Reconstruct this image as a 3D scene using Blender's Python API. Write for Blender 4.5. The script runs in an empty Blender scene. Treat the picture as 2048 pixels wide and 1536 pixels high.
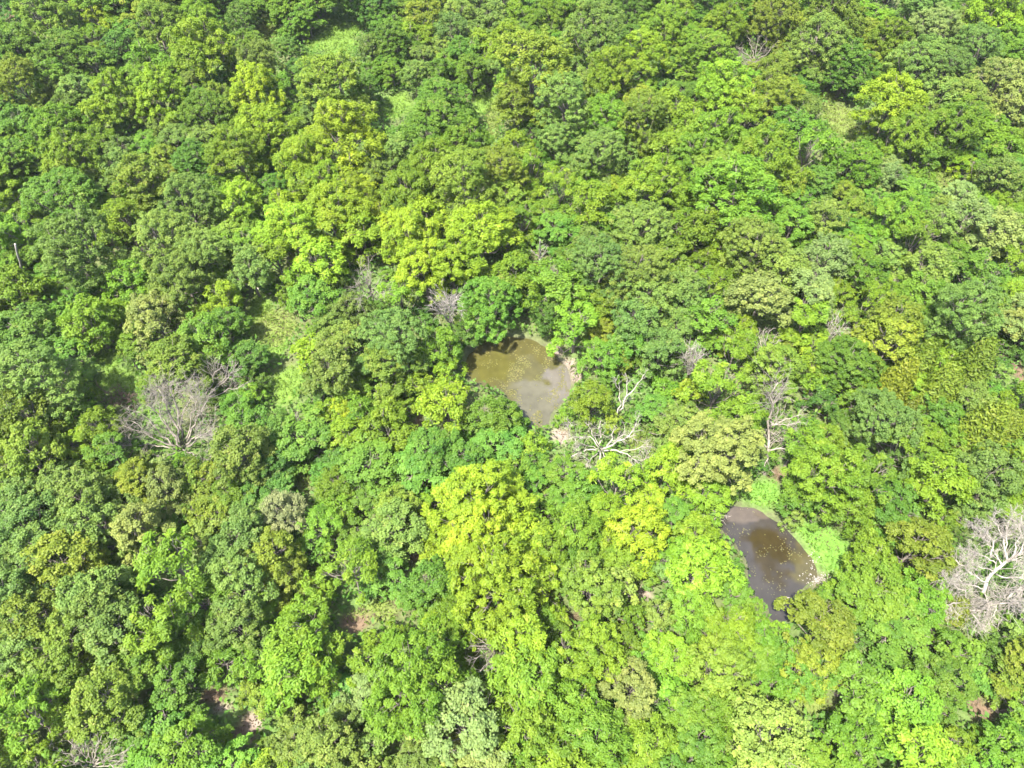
import bpy, math, random
import numpy as np

# ------------------------------------------------------------------ camera, sky, sun, exposure
scene = bpy.context.scene
cam_data = bpy.data.cameras.new('camera')
cam = bpy.data.objects.new('camera', cam_data)
scene.collection.objects.link(cam)
cam.location = (0, 0, 60)
cam.rotation_euler = (math.radians(90 - 54), 0, 0)
cam_data.sensor_width = 36
cam_data.lens = 36 * 1396 / 2048
cam_data.clip_end = 12000
scene.camera = cam

SUN_EL, SUN_AZ = math.radians(66), math.radians(226)      # azimuth clockwise from +Y: behind the camera, a little left
world = bpy.data.worlds.new('World')
scene.world = world
world.use_nodes = True
wn = world.node_tree
sky = wn.nodes.new('ShaderNodeTexSky')
sky.sky_type = 'NISHITA'
sky.sun_disc = False
sky.sun_elevation = SUN_EL
sky.sun_rotation = SUN_AZ
sky.air_density = 1.0
sky.dust_density = 2.5
bg = wn.nodes['Background']
bg.inputs['Strength'].default_value = 0.15
wn.links.new(sky.outputs[0], bg.inputs['Color'])

sun_data = bpy.data.lights.new('sun', 'SUN')
sun_data.energy = 5.0
sun_data.angle = math.radians(1.2)
sun_data.color = (1.0, 0.955, 0.87)
sun = bpy.data.objects.new('sun', sun_data)
scene.collection.objects.link(sun)
sun.rotation_euler = (math.radians(90) - SUN_EL, 0, math.radians(180) - SUN_AZ)

scene.view_settings.view_transform = 'Standard'
scene.view_settings.look = 'None'
scene.view_settings.gamma = 1
scene.view_settings.use_curve_mapping = False
scene.view_settings.exposure = 2.5
scene.cycles.max_bounces = 6
scene.cycles.transparent_max_bounces = 4

rng = np.random.default_rng(11)
random.seed(11)
C = scene.collection

# ------------------------------------------------------------------ survey of the place, in metres
# x, y, crown radius, height, leaf kind, 1 = smaller tree filling a gap (metres)
TREES = [
(-72.3,108.9,4.53,9.9,'O',0),(-66.8,113.5,2.54,6.1,'Y',0),(-64.3,107.4,2.07,5.2,'L',0),(-63.4,116.3,2.58,6.2,'L',0),(-59.3,104.3,3.13,5.9,'D',0),(-54.5,106.9,4.29,9.5,'O',0),
(-49.0,110.3,3.67,8.3,'L',0),(-44.7,98.4,4.88,10.6,'M',0),(-43.7,113.0,2.95,5.6,'D',0),(-36.9,97.8,3.36,7.7,'B',0),(-34.6,106.2,2.31,4.5,'D',0),(-37.3,115.5,2.73,5.7,'G',0),
(-33.2,114.9,2.42,5.1,'G',0),(-24.0,88.9,4.77,10.4,'O',0),(-75.3,103.7,3.19,6.5,'G',0),(-66.7,101.0,3.96,7.8,'G',0),(-62.3,99.6,2.74,5.7,'G',0),(-68.6,91.4,4.11,9.1,'O',0),
(-54.0,100.1,3.19,7.4,'L',0),(-54.8,89.1,3.68,8.3,'L',0),(-48.3,88.7,3.94,8.8,'M',0),(-35.9,90.3,3.71,8.3,'Y',0),(-43.7,96.7,2.34,4.6,'D',0),(-41.7,91.5,2.19,5.5,'O',0),
(-61.3,92.0,2.62,6.3,'B',0),(-66.7,95.3,2.9,6.0,'G',0),(-67.0,83.8,3.18,6.5,'G',0),(-59.6,80.9,3.76,8.5,'L',0),(-56.3,85.3,2.86,6.7,'L',0),(-54.4,80.3,2.44,5.9,'L',0),
(-41.5,85.4,3.62,7.2,'G',0),(-44.3,84.9,1.84,3.5,'B',0),(-32.2,80.4,4.39,9.6,'M',0),(-26.3,86.9,3.57,8.1,'B',0),(-40.0,75.3,3.4,6.8,'G',0),(-34.6,75.1,3.69,8.3,'L',0),
(-50.6,74.1,2.73,6.5,'B',0),(-55.2,73.3,4.2,9.3,'L',0),(-53.5,66.9,4.58,8.9,'G',0),(-45.6,71.3,3.3,7.6,'O',0),(-64.9,76.3,2.72,5.7,'G',0),(-63.7,71.9,2.02,3.7,'L',0),
(-21.4,78.5,4.84,10.5,'Y',0),(-25.1,72.4,4.18,9.2,'Y',0),(-33.2,68.1,2.87,6.7,'Y',0),(-30.3,72.2,2.01,4.4,'G',0),(-38.3,65.5,3.76,8.4,'B',0),(-37.0,66.7,1.95,3.6,'O',0),
(-46.4,64.8,2.57,6.2,'L',0),(-57.0,61.6,3.03,7.1,'L',0),(-47.8,57.2,4.25,9.4,'B',0),(-38.8,58.0,4.28,9.4,'B',0),(-34.7,57.3,3.55,8.0,'B',0),(-24.9,60.9,3.92,8.8,'Y',0),
(-20.5,63.4,3.99,8.9,'Y',0),(-21.1,102.6,2.41,5.9,'B',0),(-18.3,105.1,3.59,7.2,'G',0),(-20.8,93.6,2.43,5.1,'G',0),(-21.9,115.9,3.35,6.3,'D',0),(-13.8,111.4,3.31,7.6,'O',0),
(-12.9,108.4,2.08,5.3,'L',0),(-9.5,107.8,2.86,6.7,'B',0),(-3.5,110.0,3.36,7.7,'B',0),(-0.7,106.8,2.84,6.7,'L',0),(3.2,108.0,2.48,5.2,'G',0),(1.3,115.5,2.57,6.2,'L',0),
(5.6,111.9,3.39,7.7,'L',0),(11.9,102.4,4.99,10.8,'B',0),(19.2,115.3,3.79,7.0,'D',0),(23.9,109.4,3.66,8.2,'L',0),(19.6,99.5,3.91,8.7,'Y',0),(2.8,90.9,6.02,12.7,'O',0),
(-0.5,93.9,2.59,6.2,'L',0),(14.2,92.7,4.11,9.1,'L',0),(7.1,85.1,4.26,9.4,'B',0),(1.0,87.4,2.96,6.9,'O',0),(-9.6,88.3,4.0,7.9,'G',0),(-14.3,96.8,2.33,5.7,'B',0),
(-17.9,99.3,2.0,3.7,'G',0),(-10.7,97.6,2.34,5.0,'G',0),(-5.8,97.6,2.71,5.6,'G',0),(-7.2,103.0,2.79,5.8,'G',0),(-3.6,98.1,1.2,2.6,'D',0),(-5.3,88.2,1.33,2.8,'D',0),
(-9.7,80.6,4.78,9.3,'G',0),(-6.2,78.6,3.43,7.8,'L',0),(-15.7,78.5,2.74,6.5,'B',0),(-10.3,73.7,3.97,8.8,'L',0),(0.4,78.5,2.74,6.5,'L',0),(-1.5,73.1,3.58,8.1,'O',0),
(-5.6,67.7,4.63,10.1,'O',0),(2.3,74.5,2.67,6.4,'L',0),(12.8,83.6,3.83,8.6,'L',0),(5.7,80.5,2.45,5.9,'B',0),(11.2,75.9,3.71,8.4,'B',0),(17.7,82.5,3.8,8.5,'O',0),
(22.0,86.4,3.22,7.4,'L',0),(20.9,78.2,3.06,7.1,'L',0),(6.0,70.6,2.61,6.3,'L',0),(10.0,67.1,3.21,7.4,'M',0),(16.6,68.2,4.42,9.7,'L',0),(14.3,61.5,3.99,8.9,'B',0),
(5.8,65.0,2.85,3.9,'E',0),(9.6,59.7,2.76,6.5,'B',0),(20.1,63.4,2.48,6.0,'L',0),(-17.5,73.0,2.08,5.3,'B',0),(-19.2,67.2,3.51,8.0,'Y',0),(-15.3,65.3,2.57,6.2,'Y',0),
(-10.2,63.2,3.12,7.2,'Y',0),(-3.6,59.2,4.64,10.1,'M',0),(-11.0,59.2,3.87,8.7,'Y',0),(-17.2,61.2,2.97,6.9,'Y',0),(-12.8,66.9,4.03,9.0,'L',0),(1.1,65.2,2.21,5.5,'L',0),
(27.8,113.1,2.22,5.5,'L',0),(32.3,108.3,3.64,8.2,'L',0),(28.6,100.0,4.23,8.3,'G',0),(40.5,109.6,4.12,9.1,'O',0),(48.7,107.9,4.84,10.5,'O',0),(45.6,101.4,4.6,10.0,'B',0),
(57.1,104.8,3.57,8.1,'L',0),(55.3,106.7,2.14,5.4,'O',0),(49.6,98.1,3.89,7.7,'G',0),(64.7,111.0,4.15,9.2,'B',0),(64.7,105.9,3.59,8.1,'P',0),(73.6,107.9,4.84,10.5,'Y',0),
(70.1,108.8,2.95,6.9,'B',0),(74.3,103.1,3.54,8.0,'L',0),(58.2,96.3,4.12,9.1,'B',0),(61.6,93.8,4.06,9.0,'B',0),(68.2,99.5,3.91,8.7,'B',0),(62.3,87.8,3.93,8.8,'B',0),
(68.5,91.4,4.01,8.9,'P',0),(68.9,87.6,3.24,7.5,'P',0),(59.6,87.9,3.25,7.5,'B',0),(51.2,86.3,4.58,10.0,'Y',0),(50.9,80.1,3.75,8.4,'L',0),(29.6,90.1,4.04,9.0,'M',0),
(25.4,97.1,1.67,3.2,'D',0),(36.0,88.3,3.66,8.3,'O',0),(40.9,92.0,2.73,5.7,'G',0),(50.0,97.3,2.14,4.2,'D',0),(39.8,86.1,2.72,6.5,'B',0),(32.8,87.2,3.23,7.4,'L',0),
(24.0,83.4,3.16,7.3,'L',0),(37.5,83.0,3.17,6.4,'G',0),(26.1,78.1,4.33,9.5,'L',0),(23.2,75.0,3.63,8.2,'L',0),(25.7,71.6,3.91,8.7,'O',0),(26.8,66.1,5.15,11.1,'L',0),
(30.5,74.1,4.22,9.3,'L',0),(38.5,77.5,3.27,7.5,'L',0),(43.2,74.9,3.65,7.1,'H',0),(34.6,71.6,2.62,6.3,'L',0),(39.1,72.4,2.66,5.1,'D',0),(47.3,73.3,2.08,5.3,'P',0),
(53.0,78.1,2.73,5.7,'G',0),(58.1,81.9,3.79,8.5,'L',0),(65.3,82.7,2.83,5.7,'H',0),(50.3,71.9,3.11,4.2,'E',0),(60.8,78.5,1.92,3.6,'Y',0),(61.2,72.1,2.94,6.9,'B',0),
(64.2,77.5,2.72,6.5,'L',0),(22.1,63.2,3.35,7.7,'L',0),(27.9,66.2,1.63,3.2,'Y',0),(41.9,67.1,2.24,5.6,'O',0),(26.9,58.4,3.8,8.5,'B',0),(33.3,64.4,2.81,5.8,'G',0),
(37.4,64.8,2.8,6.6,'B',0),(45.2,64.0,3.37,7.7,'L',0),(44.1,67.8,2.26,4.9,'G',0),(49.4,62.6,2.47,6.0,'B',0),(52.9,63.5,3.07,7.1,'P',0),(56.1,61.5,3.31,7.6,'P',0),
(45.9,59.8,2.71,6.4,'L',0),(39.8,60.9,2.16,4.6,'H',0),(62.4,67.7,2.02,3.7,'L',0),(-53.7,53.0,3.12,7.2,'L',0),(-57.7,58.4,2.12,4.6,'G',0),(-51.0,52.9,1.82,3.5,'G',0),
(-43.1,55.3,2.91,5.9,'H',0),(-35.8,54.1,3.47,7.9,'B',0),(-31.9,52.7,2.03,5.1,'Y',0),(-37.8,48.9,3.02,7.0,'P',0),(-44.4,48.4,2.89,6.8,'M',0),(-50.8,47.8,3.33,6.3,'D',0),
(-47.7,46.1,3.01,4.1,'E',0),(-29.5,56.2,2.64,6.3,'B',0),(-30.8,49.2,2.25,4.8,'G',0),(-34.8,50.7,1.74,3.3,'L',0),(-31.5,46.5,2.98,6.1,'G',0),(-25.3,54.5,1.53,3.0,'L',0),
(-21.6,52.2,2.77,5.7,'G',0),(-21.4,46.2,1.95,3.6,'Y',0),(-27.6,45.0,2.07,4.1,'D',0),(-33.0,43.3,3.21,7.4,'O',0),(-45.6,39.5,4.46,9.8,'B',0),(-45.7,36.0,3.19,7.4,'O',0),
(-37.8,42.0,1.01,2.3,'L',0),(-18.1,42.1,2.83,6.7,'B',0),(-17.8,46.0,2.44,5.9,'B',0),(-40.0,36.3,2.02,5.1,'L',0),(-41.5,34.6,2.01,3.7,'L',0),(-37.9,33.5,2.22,4.8,'G',0),
(-44.0,31.8,3.07,7.1,'O',0),(-40.5,30.0,2.59,6.2,'B',0),(-45.7,30.1,2.14,5.4,'B',0),(-43.5,27.6,2.53,6.1,'B',0),(-37.8,27.9,2.8,6.6,'B',0),(-24.9,32.8,2.92,6.9,'B',0),
(-25.2,36.3,2.55,5.4,'G',0),(-23.3,36.0,2.27,4.5,'D',0),(-20.5,35.9,3.16,4.3,'E',0),(-22.7,32.2,2.2,4.3,'D',0),(-34.1,30.8,2.15,5.4,'O',0),(-31.3,29.3,2.12,5.3,'P',0),
(-29.8,30.3,1.94,3.6,'O',0),(-27.6,29.3,1.92,3.6,'O',0),(-18.6,35.3,1.78,3.4,'B',0),(-16.7,38.9,1.58,3.1,'Y',0),(-17.7,32.4,1.59,2.6,'E',0),(-20.0,27.2,2.17,5.4,'W',0),
(-16.7,29.5,1.46,2.9,'L',0),(-16.9,50.0,2.24,5.6,'B',0),(-12.2,51.9,2.56,6.2,'M',0),(-12.5,45.5,3.7,8.3,'B',0),(-9.6,55.4,3.5,7.9,'Y',0),(-6.6,56.4,3.52,8.0,'M',0),
(-9.4,49.3,1.73,3.3,'D',0),(0.3,54.7,2.94,6.9,'L',0),(-2.4,50.8,3.4,6.9,'G',0),(4.2,51.1,2.01,4.0,'D',0),(6.7,47.9,3.02,6.0,'H',0),(5.4,53.8,3.38,6.8,'G',0),
(13.4,53.9,3.67,8.3,'B',0),(9.7,55.4,3.71,8.4,'B',0),(17.2,56.4,2.97,7.0,'O',0),(14.8,50.8,3.07,7.1,'B',0),(17.9,52.5,2.89,6.8,'B',0),(8.4,56.0,0.94,2.2,'C',0),
(11.5,46.5,1.74,3.3,'O',0),(12.5,46.5,2.2,4.8,'G',0),(15.5,45.2,2.58,6.2,'B',0),(12.9,47.4,2.99,7.0,'B',0),(-12.1,43.1,2.94,6.9,'O',0),(-7.3,46.1,2.19,5.5,'L',0),
(-6.3,45.8,1.4,2.9,'Y',0),(-13.3,40.0,1.85,3.5,'O',0),(-11.0,41.9,1.67,3.2,'L',0),(-6.4,38.3,3.07,7.1,'M',0),(-2.2,37.7,2.47,5.2,'G',0),(-11.9,35.8,2.72,6.5,'L',0),
(-7.2,33.4,2.68,5.6,'G',0),(-1.2,35.1,2.75,3.8,'E',0),(1.9,34.9,1.62,3.2,'M',0),(-13.8,32.2,3.15,4.3,'E',0),(-8.2,32.2,3.15,4.3,'E',0),(-3.9,32.6,2.2,4.7,'G',0),
(0.3,32.5,1.74,3.3,'G',0),(-3.7,32.2,1.73,3.3,'O',0),(-10.3,28.3,2.1,5.3,'O',0),(-2.8,27.3,4.05,9.0,'Y',0),(6.1,30.8,1.99,3.7,'G',0),(9.5,29.6,2.54,6.1,'M',0),
(7.8,39.0,2.27,5.6,'L',0),(9.9,42.8,1.29,2.7,'G',0),(9.1,44.5,2.22,4.8,'G',0),(14.6,39.0,1.96,3.0,'E',0),(14.9,36.8,1.86,3.5,'B',0),(10.4,38.1,1.21,2.6,'O',0),
(14.7,31.8,2.17,5.4,'M',0),(22.7,53.4,2.2,5.5,'L',0),(26.6,51.2,3.39,7.7,'P',0),(32.3,52.6,2.89,6.8,'P',0),(29.9,56.0,3.19,7.4,'B',0),(34.6,56.7,3.2,7.4,'P',0),
(19.0,51.7,2.28,5.6,'B',0),(21.1,48.7,2.82,5.8,'G',0),(21.9,48.0,1.7,3.3,'G',0),(31.3,49.3,2.51,6.1,'Y',0),(38.9,51.9,2.18,5.4,'M',0),(39.9,56.3,2.65,5.5,'G',0),
(46.1,56.0,3.19,7.4,'B',0),(45.4,52.5,2.58,5.4,'G',0),(51.5,54.9,3.18,6.5,'G',0),(56.0,56.9,2.37,5.8,'L',0),(55.0,52.7,2.03,5.1,'L',0),(39.5,48.1,3.0,7.0,'O',0),
(38.7,45.2,3.19,7.4,'O',0),(46.6,48.0,3.82,8.6,'B',0),(46.0,52.3,1.54,3.0,'Y',0),(53.3,48.8,2.23,5.5,'P',0),(54.1,47.7,1.8,3.4,'D',0),(23.1,45.0,2.28,5.6,'L',0),
(26.7,42.2,2.69,6.4,'O',0),(29.5,47.3,1.02,2.3,'C',0),(33.8,42.8,3.44,6.9,'G',0),(20.2,39.7,3.01,7.0,'Y',0),(22.2,37.3,2.28,5.6,'L',0),(30.6,41.7,1.67,3.2,'M',0),
(35.0,41.4,2.02,3.7,'Y',0),(30.9,39.4,1.84,3.5,'D',0),(38.0,40.9,2.07,7.0,'C',0),(41.1,42.8,2.1,7.1,'C',0),(42.0,40.1,2.3,7.5,'C',0),(46.2,42.3,2.34,7.6,'C',0),
(46.1,46.6,1.74,3.3,'L',0),(50.3,43.3,1.41,2.9,'B',0),(40.7,39.5,1.59,3.1,'C',0),(34.9,35.2,3.62,8.2,'B',0),(35.8,33.3,2.43,5.9,'L',0),(42.1,38.2,2.3,4.9,'G',0),
(44.9,38.5,2.3,5.7,'B',0),(44.4,35.3,2.44,7.9,'C',0),(49.2,37.5,2.06,3.7,'C',0),(44.8,37.1,1.31,2.7,'C',0),(18.3,32.1,4.01,8.9,'P',0),(26.6,33.5,2.51,6.1,'L',0),
(27.5,30.0,3.46,7.9,'L',0),(31.2,29.8,3.02,7.0,'L',0),(38.4,29.5,2.84,6.7,'M',0),(43.1,30.3,3.03,7.1,'B',0),(41.9,28.7,2.11,5.3,'B',0),(48.1,33.2,1.56,3.1,'Y',0),
(26.6,28.8,2.19,4.7,'G',0),(30.2,27.8,2.29,5.7,'L',0),(34.0,27.3,2.54,5.3,'G',0),(-41.6,25.5,2.9,6.8,'B',0),(-39.1,23.6,2.65,6.3,'B',0),(-35.3,25.1,2.68,6.4,'B',0),
(-31.8,25.2,2.47,6.0,'P',0),(-41.8,21.8,2.23,5.5,'B',0),(-36.8,21.4,3.0,7.0,'O',0),(-34.5,19.4,2.74,6.5,'B',0),(-31.9,17.4,2.69,6.4,'B',0),(-37.1,17.4,2.69,6.4,'O',0),
(-39.9,19.0,2.73,6.5,'B',0),(-37.8,15.6,2.44,5.9,'B',0),(-34.8,15.5,2.63,6.3,'O',0),(-27.9,21.8,3.21,7.4,'M',0),(-27.6,17.0,2.67,6.4,'M',0),(-25.4,19.1,2.53,6.1,'L',0),
(-30.3,16.6,2.85,6.7,'B',0),(-28.9,14.1,2.61,5.5,'G',0),(-29.8,11.8,2.72,6.5,'O',0),(-25.6,13.3,2.08,4.5,'G',0),(-23.7,24.2,2.66,6.4,'B',0),(-20.6,23.4,2.43,5.9,'O',0),
(-22.3,20.3,2.76,6.5,'B',0),(-22.2,17.2,2.29,5.6,'B',0),(-13.5,21.8,2.72,6.5,'L',0),(-16.4,17.1,2.87,6.7,'M',0),(-16.9,13.6,2.95,6.9,'M',0),(-14.8,14.5,2.41,5.9,'L',0),
(-20.9,14.5,1.46,2.9,'L',0),(-19.5,12.3,1.31,2.7,'O',0),(-35.5,10.2,2.52,6.1,'M',0),(-35.6,12.2,1.82,3.4,'L',0),(-22.6,9.7,1.35,2.8,'G',0),(-23.5,8.3,2.46,5.1,'H',0),
(-13.4,9.2,2.28,5.6,'B',0),(-16.1,8.4,1.96,3.7,'B',0),(-29.5,10.5,1.59,3.1,'G',0),(-1.0,20.2,4.17,9.2,'M',0),(-2.7,24.0,3.84,8.6,'Y',0),(-6.8,21.0,2.32,5.0,'G',0),
(-4.2,18.0,2.15,5.4,'L',0),(-9.9,25.5,2.66,6.4,'B',0),(-11.8,23.3,2.02,4.4,'G',0),(-10.4,21.9,2.01,3.0,'E',0),(2.4,24.0,2.28,5.6,'L',0),(5.5,25.2,2.47,6.0,'L',0),
(10.6,25.1,2.73,6.5,'Y',0),(6.1,20.6,2.61,6.3,'O',0),(8.5,20.1,2.06,5.2,'N',0),(13.5,21.9,1.89,3.5,'B',0),(-7.0,13.0,3.87,8.7,'M',0),(-4.1,14.1,1.46,2.9,'L',0),
(1.0,15.5,2.63,6.3,'M',0),(-0.3,16.3,1.25,2.6,'B',0),(1.0,12.8,2.93,6.9,'L',0),(4.9,14.5,2.23,5.5,'Y',0),(5.1,11.9,2.35,5.8,'L',0),(0.6,10.2,2.49,6.0,'L',0),
(6.6,15.7,2.1,5.3,'L',0),(-3.4,9.7,3.18,7.3,'P',0),(-12.3,10.5,1.78,3.4,'P',0),(-9.8,9.1,1.76,3.4,'B',0),(9.0,12.3,2.17,5.4,'P',0),(12.9,13.1,1.09,2.4,'H',0),
(6.1,9.2,2.46,6.0,'L',0),(3.6,8.7,1.97,3.7,'L',0),(9.8,8.9,2.1,5.3,'L',0),(13.1,10.7,2.0,4.4,'G',0),(16.0,25.3,2.11,5.3,'M',0),(17.9,24.2,1.44,2.9,'Y',0),
(15.6,21.5,2.8,6.6,'M',0),(14.7,18.8,2.13,5.3,'L',0),(17.5,17.6,2.3,5.7,'M',0),(20.5,17.0,1.57,3.1,'H',0),(19.2,21.6,1.08,2.4,'G',0),(24.3,16.6,2.78,6.6,'O',0),
(23.5,14.0,2.21,5.5,'O',0),(31.1,17.1,2.94,4.0,'E',0),(30.6,22.5,2.4,5.9,'L',0),(34.0,23.2,2.84,6.7,'O',0),(30.4,20.4,2.78,5.8,'G',0),(37.2,24.9,2.06,3.7,'C',0),
(29.0,19.8,2.36,5.0,'G',0),(33.8,19.8,2.36,4.9,'H',0),(26.1,12.8,2.7,5.6,'G',0),(22.6,14.2,2.08,4.5,'G',0),(15.6,14.0,2.59,6.2,'O',0),(18.2,13.0,1.83,3.5,'O',0),
(20.3,13.0,1.83,3.5,'H',0),(19.0,8.9,3.12,7.2,'N',0),(14.9,10.9,2.14,5.4,'L',0),(13.8,8.6,2.1,4.6,'G',0),(26.3,10.7,2.0,4.4,'G',0),(24.9,8.9,2.29,4.8,'H',0),
(29.0,10.9,2.89,5.8,'H',0),(29.0,8.2,2.79,6.6,'M',0),(33.2,13.4,2.15,4.7,'G',0),(35.6,15.0,1.94,3.6,'G',0),(39.1,15.6,1.53,3.0,'D',0),(35.9,13.5,1.3,2.2,'E',0),
(38.6,13.7,1.85,3.5,'O',0),(38.7,11.5,1.86,3.5,'G',0),(36.1,8.6,1.98,3.7,'H',0),(37.6,19.3,1.12,2.5,'C',0),(-22.5,68.8,3.48,7.9,'Y',0),(-20.0,72.9,3.33,7.6,'Y',0),
(-21.6,57.0,2.99,7.0,'Y',0),(-28.2,67.0,2.61,6.3,'Y',0),(-26.7,58.3,2.68,6.4,'M',0),(-13.6,62.4,2.76,6.5,'Y',0),(-0.7,64.2,2.56,6.2,'M',0),(0.7,24.3,2.62,6.3,'Y',0),
(-5.4,25.1,2.43,5.9,'Y',0),(2.7,20.6,2.12,5.3,'M',0),(-14.7,6.0,2.07,3.9,'B',1),(22.9,5.1,2.65,3.8,'D',1),(-64.7,69.2,4.15,6.9,'L',1),(83.4,120.7,5.01,8.1,'L',1),
(-54.7,97.2,2.95,5.2,'L',1),(0.6,5.7,2.23,4.2,'L',1),(-13.5,103.3,2.27,4.2,'B',1),(-39.4,10.0,2.73,4.9,'L',1),(-39.4,31.8,1.66,2.9,'G',1),(-31.9,5.5,2.35,4.3,'L',1),
(-42.5,15.9,2.76,4.0,'D',1),(21.8,97.4,1.96,2.9,'D',1),(16.3,30.4,1.89,3.5,'M',1),(34.8,18.3,1.34,2.4,'G',1),(-5.3,120.2,3.02,5.3,'B',1),(43.6,59.6,2.38,4.4,'B',1),
(4.3,31.8,2.15,3.5,'G',1),(-67.0,75.2,3.85,5.7,'G',1),(-10.6,105.5,2.35,4.3,'B',1),(-9.9,6.5,1.93,3.6,'B',1),(14.8,44.3,1.0,2.0,'G',1),(42.8,121.1,6.27,9.9,'O',1),
(39.5,35.2,2.15,4.0,'L',1),(-44.0,20.9,2.3,4.3,'B',1),(19.1,110.6,3.21,4.5,'D',1),(-81.3,108.5,3.17,4.8,'G',1),(0.7,122.2,2.28,4.2,'L',1),(38.6,9.1,2.58,2.7,'E',1),
(31.5,43.6,1.92,3.6,'L',1),(72.6,119.0,2.52,4.6,'B',1),(-71.6,79.6,4.42,6.5,'G',1),(-25.6,6.5,2.56,3.9,'H',1),(-24.0,29.3,1.99,3.0,'D',1),(-52.2,39.1,2.98,5.2,'O',1),
(-9.5,11.0,1.47,3.0,'B',1),(-15.3,28.4,1.67,3.2,'L',1),(-7.0,19.2,1.59,2.8,'G',1),(-11.1,12.5,2.01,3.8,'P',1),(26.6,5.9,1.97,3.7,'L',1),(22.4,70.9,2.56,4.6,'L',1),
(-37.9,8.0,1.44,2.9,'M',1),(-55.1,46.4,3.64,5.4,'G',1),(65.4,86.6,1.88,2.1,'E',1),(-62.9,77.3,2.26,3.6,'G',1),(10.5,15.5,1.65,2.8,'H',1),(-47.4,125.8,5.67,5.3,'E',1),
(-18.9,21.7,2.11,4.0,'O',1),(-46.7,27.4,3.4,3.4,'E',1),(-60.4,102.3,2.43,3.6,'D',1),(-31.8,20.6,1.71,2.6,'D',1),(3.8,5.8,2.68,4.8,'L',1),(-56.8,121.8,2.51,4.6,'L',1),
(-6.6,17.5,1.6,3.1,'L',1),(-49.8,83.8,2.47,2.6,'E',1),(31.5,14.6,1.29,1.7,'E',1),(8.5,82.4,2.58,3.7,'D',1),(-59.5,67.6,2.37,4.3,'L',1),(-1.3,122.6,4.36,7.2,'L',1),
(39.2,6.3,2.48,3.6,'D',1),(22.2,12.7,1.15,2.1,'H',1),(13.8,45.4,1.4,2.5,'G',1),(-37.7,46.0,1.87,3.5,'P',1),(-8.4,114.6,3.13,5.4,'B',1),(-24.3,14.4,0.8,1.7,'G',1),
(31.3,26.4,1.22,2.6,'L',1),(16.5,122.3,4.64,6.4,'D',1),(30.5,5.5,2.27,4.2,'L',1),(52.3,37.2,2.68,4.8,'M',1),(16.5,9.1,1.28,2.4,'G',1),(53.3,71.1,2.48,2.6,'E',1),
(36.5,54.6,2.25,4.2,'L',1),(25.4,121.9,4.72,7.7,'L',1),(-93.6,125.5,5.93,5.5,'E',1),(18.5,15.7,2.02,3.2,'H',1),(-34.6,113.5,1.53,2.6,'H',1),(-33.3,102.9,1.98,3.0,'D',1),
(62.4,120.0,5.74,9.2,'B',1),(12.1,18.3,1.6,3.1,'B',1),(2.4,30.3,1.87,3.1,'G',1),(-66.1,117.6,5.2,8.4,'L',1),(-47.7,63.3,1.74,3.3,'L',1),(5.1,28.6,2.0,3.3,'G',1),
(-51.2,123.1,6.3,10.0,'L',1),(10.9,51.8,1.68,3.2,'B',1),(-49.3,54.4,2.08,3.4,'G',1),(-33.3,23.2,1.52,2.7,'G',1),(54.5,123.6,4.39,6.4,'G',1),(10.1,11.0,1.84,2.8,'D',1),
(-34.0,63.5,2.53,4.6,'O',1),(53.1,108.0,2.63,4.7,'L',1),(-3.4,103.5,2.83,5.0,'L',1),(51.7,59.1,2.54,4.0,'G',1),(33.1,9.0,1.58,3.1,'L',1),(28.1,118.1,3.03,5.3,'L',1),
(32.8,36.7,2.05,3.1,'D',1),(56.8,102.7,1.96,3.6,'L',1),(40.0,13.9,2.39,4.4,'O',1),(62.7,65.7,3.19,5.5,'L',1),(-10.9,31.6,1.54,3.1,'B',1),(31.9,84.9,2.84,5.0,'L',1),
(-14.8,38.2,2.1,4.0,'L',1),(-20.9,7.0,2.24,3.5,'H',1),(34.0,118.5,6.11,8.7,'G',1),(-19.1,8.8,0.77,1.7,'G',1),(-58.8,55.9,3.79,5.7,'G',1),(72.1,84.2,3.78,6.4,'P',1),
(34.1,39.2,1.62,3.2,'L',1),(88.3,117.4,6.04,9.6,'M',1),(33.5,11.3,1.32,1.7,'E',1),(22.8,8.5,1.24,2.3,'H',1),(-14.1,26.0,1.72,2.9,'G',1),(46.0,20.1,1.7,2.6,'D',1),
(42.6,54.0,2.23,4.2,'L',1),(-24.7,15.8,1.37,2.5,'G',1),(-20.2,16.9,1.36,2.5,'G',1),(-21.7,49.8,1.15,2.5,'M',1),(-33.2,55.8,2.22,4.1,'L',1),(-18.7,11.0,0.76,2.0,'B',1),
(-4.6,5.4,2.53,4.0,'G',1),(-10.5,39.5,1.19,2.6,'L',1),(-56.1,51.2,1.7,3.3,'B',1),(32.3,47.1,1.78,3.4,'M',1),(-11.6,14.4,1.87,3.5,'L',1),(15.5,41.2,1.87,3.1,'H',1),
(-30.1,40.7,1.0,2.0,'G',1),(14.5,5.6,2.47,3.9,'G',1),(8.1,27.8,2.04,3.9,'M',1),(-17.7,24.8,1.85,3.1,'G',1),(-46.2,93.3,2.48,3.9,'G',1),(-34.8,7.0,1.86,3.5,'L',1),
(19.6,29.9,1.2,2.2,'G',1),(59.4,60.2,3.5,6.0,'L',1),(-39.5,119.6,5.5,7.9,'G',1),(19.5,96.4,2.04,3.9,'L',1),(28.1,16.6,1.6,2.5,'D',1),(-61.5,111.3,2.93,4.5,'G',1),
(-9.4,41.5,1.91,3.6,'L',1),(-6.8,10.1,1.72,3.3,'P',1),(-32.4,33.1,1.22,2.2,'H',1),(-7.3,28.4,1.76,3.4,'M',1),(-48.7,33.6,3.53,6.0,'L',1),(-22.3,114.1,1.73,2.7,'D',1),
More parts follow.
